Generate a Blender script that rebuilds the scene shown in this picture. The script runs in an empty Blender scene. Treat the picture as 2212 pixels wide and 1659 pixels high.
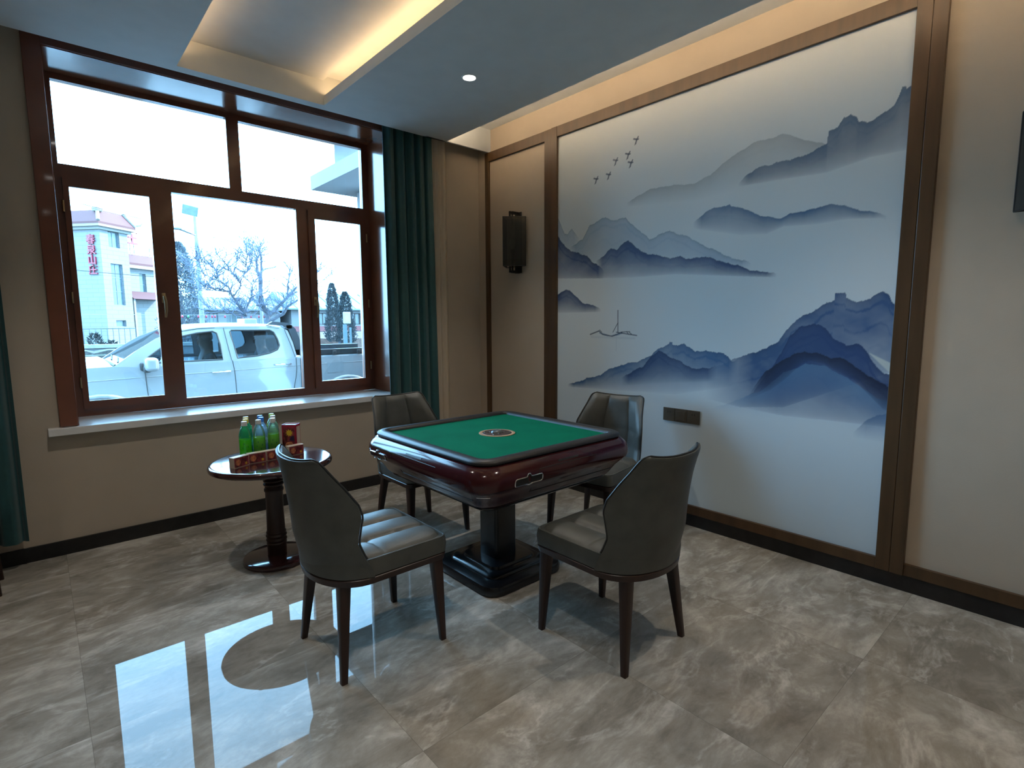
import bpy, bmesh, math, random
import numpy as np
from mathutils import Vector, Matrix
random.seed(7)
S = bpy.context.scene
C = S.collection
PI = math.pi

# ------------------------------------------------------------------ camera
EYE = Vector((0, 0, 1.38))
cam_d = bpy.data.cameras.new('camera'); cam = bpy.data.objects.new('camera', cam_d); C.objects.link(cam)
cam_d.sensor_fit = 'HORIZONTAL'; cam_d.sensor_width = 36.0; cam_d.lens = 36 * 1154.6 / 2212
cam_d.clip_start = 0.05; cam_d.clip_end = 600
yaw, pitch, roll = 0.724833, 0.115534, -0.00531
fw = Vector((math.sin(yaw) * math.cos(pitch), math.cos(yaw) * math.cos(pitch), -math.sin(pitch)))
rt = fw.cross(Vector((0, 0, 1))).normalized(); up = rt.cross(fw)
rt2 = math.cos(roll) * rt + math.sin(roll) * up; up2 = -math.sin(roll) * rt + math.cos(roll) * up
cam.matrix_world = Matrix(((rt2.x, up2.x, -fw.x, EYE.x), (rt2.y, up2.y, -fw.y, EYE.y), (rt2.z, up2.z, -fw.z, EYE.z), (0, 0, 0, 1)))
S.camera = cam

# ------------------------------------------------------------------ sky, sun, exposure
SKY = 17.0
W = bpy.data.worlds.new('sky'); S.world = W; W.use_nodes = True
bg = W.node_tree.nodes['Background']; bg.inputs[0].default_value = (0.35, 0.75, 1.16, 1); bg.inputs[1].default_value = SKY
sd = bpy.data.lights.new('sun', 'SUN'); so = bpy.data.objects.new('sun', sd); C.objects.link(so)
sd.energy = 11.0; sd.color = (1.0, 0.93, 0.80); sd.angle = 0.01
so.rotation_euler = Vector((-0.8, 0.0, -0.5)).to_track_quat('-Z', 'Y').to_euler(); so.location = (40, 20, 30)
pd = bpy.data.lights.new('window_portal', 'AREA'); pd.shape = 'RECTANGLE'; pd.size = 2.14; pd.size_y = 2.15; pd.cycles.is_portal = True
po = bpy.data.objects.new('window_portal', pd); C.objects.link(po); po.location = (1.22, 4.60, 1.85); po.rotation_euler = (-PI / 2, 0, 0)
S.view_settings.view_transform = 'Standard'; S.view_settings.look = 'None'; S.view_settings.exposure = 0.0
S.view_settings.gamma = 1.0; S.view_settings.use_curve_mapping = False
try:
    S.cycles.use_denoising = True; S.cycles.max_bounces = 7; S.cycles.use_adaptive_sampling = True; S.cycles.adaptive_threshold = 0.02; S.cycles.sample_clamp_indirect = 6.0; S.cycles.transparent_max_bounces = 16
except Exception: pass

# ------------------------------------------------------------------ materials
def srgb(r, g, b):
    f = lambda c: (c / 255 / 12.92) if c / 255 <= 0.04045 else ((c / 255 + 0.055) / 1.055) ** 2.4
    return (f(r), f(g), f(b), 1)
MATS = {}
def new_mat(name):
    m = bpy.data.materials.new(name); m.use_nodes = True; nt = m.node_tree
    MATS[name] = m
    return m, nt, nt.nodes['Principled BSDF']
def mat(name, col, rough=0.5, metal=0.0, ior=1.5, coat=0.0, var=0.12, vscale=8.0, bump=0.0, bscale=60.0, stretch=(1, 1, 1), sheen=0.0, alpha=1.0, trans=0.0):
    m, nt, b = new_mat(name); N = nt.nodes; L = nt.links
    b.inputs['Roughness'].default_value = rough; b.inputs['Metallic'].default_value = metal; b.inputs['IOR'].default_value = ior
    b.inputs['Coat Weight'].default_value = coat; b.inputs['Coat Roughness'].default_value = 0.05
    b.inputs['Sheen Weight'].default_value = sheen; b.inputs['Alpha'].default_value = alpha; b.inputs['Transmission Weight'].default_value = trans
    tc = N.new('ShaderNodeTexCoord'); mp = N.new('ShaderNodeMapping'); mp.inputs['Scale'].default_value = stretch
    L.new(tc.outputs['Object'], mp.inputs['Vector'])
    no = N.new('ShaderNodeTexNoise'); no.inputs['Scale'].default_value = vscale; no.inputs['Detail'].default_value = 4
    L.new(mp.outputs['Vector'], no.inputs['Vector'])
    rp = N.new('ShaderNodeMapRange'); rp.inputs['From Min'].default_value = 0.3; rp.inputs['From Max'].default_value = 0.7
    rp.inputs['To Min'].default_value = 1 - var; rp.inputs['To Max'].default_value = 1 + var
    L.new(no.outputs['Fac'], rp.inputs['Value'])
    vm = N.new('ShaderNodeVectorMath'); vm.operation = 'SCALE'; vm.inputs[0].default_value = col[:3]
    L.new(rp.outputs['Result'], vm.inputs['Scale']); L.new(vm.outputs['Vector'], b.inputs['Base Color'])
    if bump:
        n2 = N.new('ShaderNodeTexNoise'); n2.inputs['Scale'].default_value = bscale; n2.inputs['Detail'].default_value = 3
        L.new(mp.outputs['Vector'], n2.inputs['Vector'])
        bp = N.new('ShaderNodeBump'); bp.inputs['Strength'].default_value = bump; bp.inputs['Distance'].default_value = 0.002
        L.new(n2.outputs['Fac'], bp.inputs['Height']); L.new(bp.outputs['Normal'], b.inputs['Normal'])
    return m
def emit(name, col, strength):
    m, nt, b = new_mat(name)
    b.inputs['Base Color'].default_value = (0.8, 0.8, 0.8, 1); b.inputs['Emission Color'].default_value = (*col, 1); b.inputs['Emission Strength'].default_value = strength
    return m
def see_through(name, tint=(1, 1, 1), ior=1.5, haze=0.0, hcol=(0.5, 0.5, 0.5), rough=0.02):
    """thin glass: looks through, reflects by its angle; haze mixes in some diffuse"""
    m, nt, b = new_mat(name); N = nt.nodes; L = nt.links; N.remove(b)
    out = [n for n in N if n.type == 'OUTPUT_MATERIAL'][0]
    tr = N.new('ShaderNodeBsdfTransparent'); tr.inputs['Color'].default_value = (*tint, 1)
    gl = N.new('ShaderNodeBsdfGlossy'); gl.inputs['Roughness'].default_value = rough
    fr = N.new('ShaderNodeFresnel'); fr.inputs['IOR'].default_value = ior
    mx = N.new('ShaderNodeMixShader'); L.new(fr.outputs[0], mx.inputs[0]); L.new(tr.outputs[0], mx.inputs[1]); L.new(gl.outputs[0], mx.inputs[2])
    last = mx
    if haze:
        df = N.new('ShaderNodeBsdfDiffuse'); df.inputs['Color'].default_value = (*hcol, 1)
        tl = N.new('ShaderNodeBsdfTranslucent'); tl.inputs['Color'].default_value = (*hcol, 1)
        m2 = N.new('ShaderNodeMixShader'); m2.inputs[0].default_value = 0.5; L.new(df.outputs[0], m2.inputs[1]); L.new(tl.outputs[0], m2.inputs[2])
        m3 = N.new('ShaderNodeMixShader'); m3.inputs[0].default_value = haze; L.new(mx.outputs[0], m3.inputs[1]); L.new(m2.outputs[0], m3.inputs[2]); last = m3
    L.new(last.outputs[0], out.inputs['Surface'])
    return m

M_ceil = mat('painted_ceiling', (0.70, 0.73, 0.74), 0.7, var=0.03)
M_wallp = mat('beige_linen_wallpaper', (0.50, 0.415, 0.32), 0.8, var=0.05, vscale=3, bump=0.35, bscale=420)
M_wallw = mat('beige_plaster', (0.47, 0.40, 0.315), 0.8, var=0.05, vscale=3, bump=0.3, bscale=300)
M_wood = mat('walnut_veneer', (0.078, 0.041, 0.017), 0.38, var=0.22, vscale=3, stretch=(6, 6, 0.7), bump=0.1, bscale=40)
M_win = mat('red_brown_lacquer', (0.17, 0.056, 0.029), 0.28, var=0.15, vscale=4, coat=0.3)
M_casing = mat('red_brown_casing_gloss', (0.20, 0.07, 0.036), 0.16, ior=1.5, var=0.15, vscale=4, coat=0.15)
M_base = mat('black_marble_skirting', (0.012, 0.011, 0.011), 0.35, var=0.4, vscale=20)
M_sill = mat('white_marble_sill', (0.78, 0.77, 0.75), 0.22, var=0.06, vscale=9)
M_curt = mat('teal_satin', (0.009, 0.068, 0.072), 0.55, var=0.12, vscale=30, sheen=0.3, bump=0.2, bscale=250)
M_glass = see_through('window_glass')
M_brass = mat('aged_brass', (0.50, 0.36, 0.20), 0.35, metal=0.9, var=0.1)
M_black = mat('black_iron', (0.012, 0.011, 0.010), 0.45, var=0.2)
M_mesh = see_through('smoked_glass', tint=(0.48, 0.47, 0.45), haze=0.35, hcol=(0.16, 0.15, 0.13))
M_leather = mat('grey_taupe_leather', (0.076, 0.079, 0.071), 0.46, var=0.14, vscale=14, bump=0.25, bscale=180)
M_pipe = mat('dark_piping', (0.03, 0.03, 0.03), 0.4, var=0.1)
M_cwood = mat('dark_walnut_legs', (0.030, 0.012, 0.008), 0.36, var=0.25, vscale=5, stretch=(6, 6, 1))
M_twood = mat('dark_mahogany_gloss', (0.045, 0.013, 0.013), 0.13, var=0.2, vscale=5, coat=0.7)
M_body = mat('maroon_table_lacquer', (0.045, 0.008, 0.010), 0.13, var=0.25, vscale=3, coat=0.12)
M_body.node_tree.nodes['Principled BSDF'].inputs['Specular IOR Level'].default_value = 0.38
M_tblk = mat('black_table_plastic', (0.009, 0.008, 0.009), 0.24, var=0.2, coat=0.15)
M_rim = mat('black_leather_rim', (0.014, 0.014, 0.015), 0.42, var=0.2, vscale=60, bump=0.15, bscale=300)
M_felt = mat('green_felt', (0.002, 0.125, 0.062), 1.0, var=0.10, vscale=5, bump=0.3, bscale=500)
M_felt.node_tree.nodes['Principled BSDF'].inputs['Specular IOR Level'].default_value = 0.05
M_chrome = mat('polished_chrome', (0.8, 0.8, 0.82), 0.12, metal=1.0, var=0.03)
M_plate = mat('champagne_plate', (0.14, 0.115, 0.085), 0.4, metal=0.5, var=0.05)
M_lamp = emit('downlight_glow', (1.0, 0.97, 0.92), 25.0)
M_led = emit('warm_led', (1.0, 0.62, 0.30), 26.0); M_ledw = emit('warm_led_wall_wash', (1.0, 0.74, 0.48), 75.0)
M_white = mat('white_plastic', (0.75, 0.75, 0.74), 0.4, var=0.03)

def floor_mat():
    m, nt, b = new_mat('polished_marble_tile'); N = nt.nodes; L = nt.links
    b.inputs['Roughness'].default_value = 0.012; b.inputs['IOR'].default_value = 1.46; b.inputs['Specular IOR Level'].default_value = 0.22
    g = N.new('ShaderNodeNewGeometry'); sp = N.new('ShaderNodeSeparateXYZ'); L.new(g.outputs['Position'], sp.inputs[0])
    def math_(op, a, bb=None):
        n = N.new('ShaderNodeMath'); n.operation = op
        for i, v in enumerate((a, bb)):
            if v is None: continue
            if isinstance(v, (int, float)): n.inputs[i].default_value = v
            else: L.new(v, n.inputs[i])
        return n.outputs[0]
    ux = math_('DIVIDE', math_('ADD', sp.outputs[0], 7.97), 0.8); uy = math_('DIVIDE', math_('ADD', sp.outputs[1], 7.42), 0.8)
    fx = math_('FRACT', ux); fy = math_('FRACT', uy); ix = math_('FLOOR', ux); iy = math_('FLOOR', uy)
    ex = math_('ABSOLUTE', math_('SUBTRACT', fx, 0.5)); ey = math_('ABSOLUTE', math_('SUBTRACT', fy, 0.5))
    edge = math_('GREATER_THAN', math_('MAXIMUM', ex, ey), 0.4988)
    cb = N.new('ShaderNodeCombineXYZ'); L.new(ix, cb.inputs[0]); L.new(iy, cb.inputs[1])
    wn = N.new('ShaderNodeTexWhiteNoise'); wn.noise_dimensions = '3D'; L.new(cb.outputs[0], wn.inputs['Vector'])
    off = N.new('ShaderNodeVectorMath'); off.operation = 'MULTIPLY_ADD'; off.inputs[1].default_value = (9, 9, 9)
    L.new(wn.outputs['Color'], off.inputs[0])
    rot = N.new('ShaderNodeMapping'); rot.inputs['Rotation'].default_value = (0, 0, 2.15); rot.inputs['Scale'].default_value = (1.0, 2.0, 1)
    L.new(g.outputs['Position'], rot.inputs['Vector']); L.new(rot.outputs['Vector'], off.inputs[2])
    def noise(scale, det, dist, rough=0.6):
        n = N.new('ShaderNodeTexNoise'); n.inputs['Scale'].default_value = scale; n.inputs['Detail'].default_value = det
        n.inputs['Distortion'].default_value = dist; n.inputs['Roughness'].default_value = rough; L.new(off.outputs[0], n.inputs['Vector']); return n.outputs['Fac']
    def rng(v, a, c, lo=0.0, hi=1.0):
        n = N.new('ShaderNodeMapRange'); n.inputs['From Min'].default_value = a; n.inputs['From Max'].default_value = c
        n.inputs['To Min'].default_value = lo; n.inputs['To Max'].default_value = hi; L.new(v, n.inputs['Value']); return n.outputs['Result']
    big = noise(1.5, 9, 0.5, 0.66); med = noise(5.0, 9, 0.5, 0.70); vn = noise(1.3, 5, 0.9, 0.6)
    cloud = math_('ADD', math_('MULTIPLY', rng(big, 0.35, 0.68), 0.6), math_('MULTIPLY', rng(med, 0.35, 0.7), 0.4))
    vein = rng(math_('ABSOLUTE', math_('SUBTRACT', vn, 0.5)), 0.0, 0.028, 1.0, 0.0)
    vein = math_('MULTIPLY', vein, rng(med, 0.40, 0.62))
    cr = N.new('ShaderNodeValToRGB'); e = cr.color_ramp.elements
    e[0].position = 0.12; e[0].color = (0.200, 0.180, 0.150, 1); e[1].position = 0.92; e[1].color = (0.60, 0.57, 0.51, 1)
    k = cr.color_ramp.elements.new(0.5); k.color = (0.335, 0.310, 0.268, 1)
    L.new(cloud, cr.inputs[0])
    mx = N.new('ShaderNodeMix'); mx.data_type = 'RGBA'; L.new(math_('MULTIPLY', vein, 0.42), mx.inputs[0]); L.new(cr.outputs[0], mx.inputs[6]); mx.inputs[7].default_value = (0.74, 0.71, 0.66, 1)
    mx2 = N.new('ShaderNodeMix'); mx2.data_type = 'RGBA'; L.new(math_('MULTIPLY', edge, 0.4), mx2.inputs[0]); L.new(mx.outputs[2], mx2.inputs[6]); mx2.inputs[7].default_value = (0.07, 0.06, 0.05, 1)
    L.new(mx2.outputs[2], b.inputs['Base Color'])
    return m
M_floor = floor_mat()

# ------------------------------------------------------------------ mesh helpers
def link(o, parent=None):
    C.objects.link(o)
    if parent is not None: o.parent = parent
    return o
def obj(name, bm, m, parent=None, smooth=False, angle=40):
    me = bpy.data.meshes.new(name)
    bmesh.ops.recalc_face_normals(bm, faces=bm.faces)
    bm.to_mesh(me); bm.free()
    if m is not None: me.materials.append(m)
    if smooth:
        me.polygons.foreach_set('use_smooth', [True] * len(me.polygons))
        me.set_sharp_from_angle(angle=math.radians(angle))
    return link(bpy.data.objects.new(name, me), parent)
def tag(o, label, cat, group=None):
    o['label'] = label; o['category'] = cat
    if group: o['group'] = group
    return o
def thing(name, label, cat, loc=(0, 0, 0), rotz=0.0, group=None):
    o = bpy.data.objects.new(name, None); o.empty_display_size = 0.1; C.objects.link(o)
    o.location = loc; o.rotation_euler = (0, 0, rotz)
    return tag(o, label, cat, group)
def struct(name, bm, m, parent=None, **k):
    o = obj(name, bm, m, parent, **k)
    if parent is None: o['kind'] = 'structure'
    return o
def BM(): return bmesh.new()
def box(bm, x0, x1, y0, y1, z0, z1, bev=0.0, seg=2):
    b2 = bmesh.new() if bev else bm
    v = [b2.verts.new(p) for p in ((x0, y0, z0), (x1, y0, z0), (x1, y1, z0), (x0, y1, z0), (x0, y0, z1), (x1, y0, z1), (x1, y1, z1), (x0, y1, z1))]
    for f in ((0, 3, 2, 1), (4, 5, 6, 7), (0, 1, 5, 4), (1, 2, 6, 5), (2, 3, 7, 6), (3, 0, 4, 7)): b2.faces.new([v[i] for i in f])
    if bev:
        bmesh.ops.bevel(b2, geom=list(b2.edges), offset=bev, segments=seg, affect='EDGES', profile=0.5)
        merge(bm, b2)
    return bm
def merge(bm, b2, mtx=None):
    me = bpy.data.meshes.new('t')
    if mtx is not None: bmesh.ops.transform(b2, matrix=mtx, verts=b2.verts)
    b2.to_mesh(me); b2.free(); bm.from_mesh(me); bpy.data.meshes.remove(me)
def rings(bm, rs, cap=(True, True), close=False):
    """loft a list of closed rings of points"""
    vs = [[bm.verts.new(p) for p in r] for r in rs]; n = len(vs[0])
    prs = list(zip(vs, vs[1:])) + ([(vs[-1], vs[0])] if close else [])
    for a, b in prs:
        for i in range(n): bm.faces.new((a[i], a[(i + 1) % n], b[(i + 1) % n], b[i]))
    if not close:
        if cap[0]: bm.faces.new(list(reversed(vs[0])))
        if cap[1]: bm.faces.new(vs[-1])
    return bm
def lathe(bm, prof, n=32, c=(0, 0), cap=(True, True)):
    return rings(bm, [[(c[0] + r * math.cos(2 * PI * i / n), c[1] + r * math.sin(2 * PI * i / n), z) for i in range(n)] for r, z in prof], cap)
def rr(hx, hy, r, z, n=7, c=(0, 0)):
    pts = []
    for qx, qy, a0 in ((1, 1, 0), (-1, 1, PI / 2), (-1, -1, PI), (1, -1, 1.5 * PI)):
        for i in range(n):
            a = a0 + PI / 2 * i / (n - 1); pts.append((c[0] + qx * (hx - r) + r * math.cos(a), c[1] + qy * (hy - r) + r * math.sin(a), z))
    return pts
def tube(bm, pts, r, n=8, closed=False, cap=True):
    P = [Vector(p) for p in pts]; m = len(P); R = r if isinstance(r, (list, tuple)) else [r] * m
    rs = []; ref = None
    for i in range(m):
        t = (P[(i + 1) % m] - P[i - 1]) if closed else (P[min(i + 1, m - 1)] - P[max(i - 1, 0)])
        if t.length < 1e-9: t = Vector((0, 0, 1))
        t.normalize()
        if ref is None: ref = t.orthogonal().normalized()
        ref = (ref - t * ref.dot(t)); ref = ref.normalized() if ref.length > 1e-6 else t.orthogonal().normalized()
        b = t.cross(ref)
        rs.append([P[i] + R[i] * (math.cos(2 * PI * k / n) * ref + math.sin(2 * PI * k / n) * b) for k in range(n)])
    return rings(bm, rs, (cap, cap), closed)
def prism(bm, pts, fn, a, b):
    """polygon pts (u,v) extruded between depths a and b; fn(u,v,d)->xyz"""
    return rings(bm, [[fn(u, v, a) for u, v in pts], [fn(u, v, b) for u, v in pts]])
def plate(bm, outer, holes, fn, a, b):
    """flat plate with holes, thickness a..b"""
    bmx = bmesh.new()
    for lp in [outer] + holes:
        v = [bmx.verts.new((u, w, 0)) for u, w in lp]
        for i in range(len(v)): bmx.edges.new((v[i], v[(i + 1) % len(v)]))
    bmesh.ops.triangle_fill(bmx, edges=list(bmx.edges), use_beauty=True)
    ex = bmesh.ops.extrude_face_region(bmx, geom=list(bmx.faces))
    top = [g for g in ex['geom'] if isinstance(g, bmesh.types.BMVert)]
    for v in top: v.co.z = 1
    for v in bmx.verts:
        d = a + (b - a) * v.co.z; v.co = Vector(fn(v.co.x, v.co.y, d))
    merge(bm, bmx)
    return bm
def copy_tree(o, parent=None):
    c = o.copy(); C.objects.link(c)
    if parent is not None: c.parent = parent
    for ch in [x for x in C.objects if x.parent is o]: copy_tree(ch, c)
    return c
def area(name, loc, rot, sx, sy, e, col):
    d = bpy.data.lights.new(name, 'AREA'); d.shape = 'RECTANGLE'; d.size = sx; d.size_y = sy; d.energy = e; d.color = col
    o = bpy.data.objects.new(name, d); C.objects.link(o); o.location = loc; o.rotation_euler = rot; return o

# ------------------------------------------------------------------ room shell
XL, XR, YB, YW = -3.6, 3.23, -3.4, 4.11      # left wall, mural wall, back wall, window wall
ZC, ZT = 2.911, 3.11                          # dropped ceiling, upper ceiling
YE = 3.945                                    # edge of the dropped ceiling by the window
struct('floor', box(BM(), XL - .2, XR + .2, YB - .2, YW + .05, -0.12, 0), M_floor)
bm = BM()
WX0, WX1, WZ0, WZ1, YG = 0.15, 2.29, 0.775, 2.92, 4.50
box(bm, XL - .2, WX0 - .018, YW, 4.62, -0.12, 3.3); box(bm, WX1 + .018, XR + .2, YW, 4.62, -0.12, 3.3)
box(bm, WX0 - .018, WX1 + .018, YW, 4.62, -0.12, WZ0 - .045); box(bm, WX0 - .018, WX1 + .018, YW, 4.62, WZ1 + .018, 3.3)
struct('wall_window', bm, M_wallw)
struct('wall_mural', box(BM(), XR, XR + .2, YB - .2, YW, -0.12, 3.3), M_wallp)
struct('wall_left', box(BM(), XL - .2, XL, YB - .2, YW, -0.12, 3.3), M_wallw)
struct('wall_back', box(BM(), XL, XR, YB - .2, YB, -0.12, 3.3), M_wallw)
# ceiling: upper slab, dropped boards round a tray, slot along the mural wall, curtain box
bm = BM()
box(bm, XL, XR, YB, YW, ZT, 3.3)
TX0, TX1, TY1, TY0, SX = 0.757, 1.658, 3.862, -2.4, 2.748
ZD = ZC + 0.03
box(bm, XL, TX0, YB, YE, ZC, ZD); box(bm, TX1, SX, YB, YE, ZC, ZD)                 # boards left / right of the tray
box(bm, TX0, TX1, TY1, YE, ZC, ZT); box(bm, TX0, TX1, YB, TY0, ZC, ZT)               # solid ends of the tray
box(bm, TX0 - .02, TX0, TY0, TY1, ZD, ZD + .035); box(bm, TX1, TX1 + .02, TY0, TY1, ZD, ZD + .035)   # upstands hiding the lights
box(bm, TX0 - .30, TX0 - .28, YB, YE, ZD, ZT); box(bm, TX1 + .20, TX1 + .22, YB, YE, ZD, ZT)
box(bm, SX - .22, SX - .20, YB, YE, ZD, ZT)
box(bm, XL, TX0 - .3, YE - .02, YE, ZD, ZT); box(bm, TX1 + .22, SX - .2, YE - .02, YE, ZD, ZT); box(bm, SX - .2, XR, YE - .02, YE, ZC, ZT)
box(bm, TX0 - .28, TX0, TY1, YE, ZD, ZT); box(bm, TX1, TX1 + .2, TY1, YE, ZD, ZT)
box(bm, TX0, TX1, TY0, TY1, ZC + .168, ZT)                                          # raised panel of the tray
struct('ceiling', bm, M_ceil)

def led(name, x0, x1, y0, y1, z, label, m=None, h=.022):
    t = thing(name, label, 'light strip', ((x0 + x1) / 2, (y0 + y1) / 2, z), 0, None)
    w, l = (x1 - x0) / 2, (y1 - y0) / 2
    obj('carrier', box(BM(), -w - .004, w + .004, -l, l, 0, h), M_white, t); obj('diode_tape', box(BM(), -w, w, -l, l, h, h + .006), m or M_led, t)
led('led_strip', TX1 + .045, TX1 + .060, TY0 + .05, TY1 - .03, ZD + .001, 'warm light strip behind the ceiling tray edge nearer the mural')
led('led_strip', TX0 - .060, TX0 - .045, TY0 + .05, TY1 - .03, ZD + .001, 'warm light strip behind the ceiling tray edge farther from the mural')
led('led_strip', SX - .021, SX - .006, YB + .05, YE - .06, ZD + .001, 'warm light strip above the slot along the mural wall', M_ledw, .006)

DL = [(2.17, 2.84), (2.17, 0.6), (2.17, -1.7), (0.24, 2.84), (0.24, 0.6), (0.24, -1.7), (-1.9, 2.84), (-1.9, 0.6), (-1.9, -1.7)]
def downlight(x, y, label):
    t = thing('ceiling_downlight', label, 'downlight', (x, y, ZC), 0, None if y > 2 and x > 2 else 'ceiling downlights outside the view')
    lathe_pts = [(.036, -.0005), (.043, -.004), (.048, -.004), (.050, 0.0)]
    bm = BM(); rings(bm, [[(r * math.cos(2 * PI * i / 32), r * math.sin(2 * PI * i / 32), z) for i in range(32)] for r, z in [(.036, -.001), (.042, -.005), (.048, -.004), (.050, -.0002), (.036, -.0002)]], close=True)
    obj('trim_ring', bm, M_white, t, True)
    obj('lamp_lens', lathe(BM(), [(.0355, -.0015), (.0355, -.003), (.020, -.006)]), M_lamp, t, True)
    d = bpy.data.lights.new('downlight_beam', 'SPOT'); d.energy = 52; d.spot_size = math.radians(100); d.spot_blend = 0.9; d.shadow_soft_size = 0.03; d.color = (1.0, 0.93, 0.84)
    o = bpy.data.objects.new('downlight_beam', d); C.objects.link(o); o.parent = t; o.location = (0, 0, -0.02)
for i, (x, y) in enumerate(DL):
    downlight(x, y, 'lit round downlight in the dropped ceiling, between tray and mural' if i == 0 else 'round downlight in the dropped ceiling outside the view')

# skirtings and timber on the mural wall
struct('baseboard_window', box(BM(), XL, XR - .012, YW - .014, YW, 0, .088, .002), M_base)
struct('baseboard_mural', box(BM(), XR - .014, XR, YB, YW, 0, .085, .002), M_base)
MY0, MY1, MZ0, MZ1 = 0.746, 3.066, 0.146, 2.832       # mural opening
def wood(n, y0, y1, z0, z1, x=0.022, bev=.002):
    return struct('trim_%d' % n, box(BM(), XR - x, XR, y0, y1, z0, z1, bev), M_wood)
wood(1, 3.935, 3.985, .086, ZC)                       # corner post
bm = BM(); box(bm, XR - .030, XR, 3.066, 3.128, .086, ZC, .002); box(bm, XR - .024, XR, 3.131, 3.210, .086, ZC, .002); box(bm, XR - .020, XR, 3.126, 3.133, .086, ZC); struct('trim_2', bm, M_wood)
bm = BM(); box(bm, XR - .030, XR, .684, .746, .086, ZC, .002); box(bm, XR - .030, XR, .624, .6815, .086, 3.11, .002); box(bm, XR - .024, XR, .680, .686, .086, ZC); struct('trim_3', bm, M_wood)
wood(4, .746, 3.066, MZ1, ZC, .028); wood(5, .746, 3.066, .086, MZ0, .028)
wood(6, 3.210, 3.935, 2.832, ZC, .022); wood(7, 3.210, 3.935, .086, MZ0, .022); wood(8, YB, .624, .086, MZ0, .022)

# ------------------------------------------------------------------ window
win = bpy.data.objects.new('window_1', None); C.objects.link(win); win['kind'] = 'structure'
FY0, FY1 = YG - .03, YG + .035
px = dict(ul=(.187, 1.168, 2.382, 2.885), ur=(1.253, 2.233, 2.373, 2.880), ll=(.228, .651, .877, 2.243), c=(.788, 1.648, .838, 2.296), r=(1.792, 2.190, .888, 2.232))
fl = lambda u, v, d: (u, d, v)
def rect(a): x0, x1, z0, z1 = a; return [(x0, z0), (x1, z0), (x1, z1), (x0, z1)]
outer = rect((WX0, WX1, WZ0, WZ1))
bm = plate(BM(), outer, [rect(px['ul']), rect(px['ur']), rect((.218, .661, .867, 2.253)), rect(px['c']), rect((1.782, 2.200, .878, 2.242))], fl, FY0 + .012, FY1)
obj('window_frame', bm, M_win, win)
for k, full in (('ll', (.197, .703, .827, 2.298)), ('r', (1.737, 2.243, .827, 2.298))):
    s = obj('casement_sash', plate(BM(), rect(full), [rect(px[k])], fl, FY0 - .008, FY0 + .0118), M_win, win)
    x0, x1, z0, z1 = px[k]
    obj('glazing', box(BM(), x0, x1, YG + .005, YG + .010, z0, z1), M_glass, s)
    hx, hz = (.690, 1.56) if k == 'll' else (1.765, 1.56)
    b = BM(); box(b, hx - .013, hx + .013, FY0 - .018, FY0 - .006, hz - .035, hz + .035, .004); box(b, hx - .009, hx + .009, FY0 - .045, FY0 - .015, hz - .012, hz + .012, .004)
    tube(b, [(hx, FY0 - .045, hz + .012), (hx + .004, FY0 - .052, hz - .03), (hx + .004, FY0 - .050, hz - .09), (hx, FY0 - .040, hz - .135)], [.010, .011, .010, .007])
    obj('window_handle', b, M_brass, s, True)
    for z in (1.0, 1.55, 2.12):
        hxx = full[0] - .004 if k == 'll' else full[1] + .004
        obj('hinge', lathe(BM(), [(.006, z - .035), (.006, z + .035)], 12, (hxx, FY0 - .010)), M_brass, s, True)
for k in ('ul', 'ur', 'c'):
    x0, x1, z0, z1 = px[k]; obj('glazing', box(BM(), x0, x1, YG + .005, YG + .010, z0, z1), M_glass, win)
# reveal lining and casing boards
bm = BM()
box(bm, WX0 - .0175, WX0, YW - .012, YG + .1, WZ0, WZ1); box(bm, WX1, WX1 + .0175, YW - .012, YG + .1, WZ0, WZ1); box(bm, WX0 - .0175, WX1 + .0175, YW - .012, YG + .1, WZ1, WZ1 + .0175)
o = obj('window_lining', bm, M_casing, win)
bm = BM()
box(bm, .062, WX0 - .004, YW - .026, YW, .778, WZ1 + .09, .003); box(bm, WX1 + .004, 2.378, YW - .026, YW, .778, WZ1 + .09, .003); box(bm, WX0 - .004, WX1 + .004, YW - .026, YW, WZ1 + .004, WZ1 + .09, .003)
struct('trim_9', bm, M_win)
struct('trim_10', box(BM(), .006, 2.42, 4.055, YG - .02, .730, .775, .004), M_sill)['label'] = 'white marble window sill'

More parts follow.
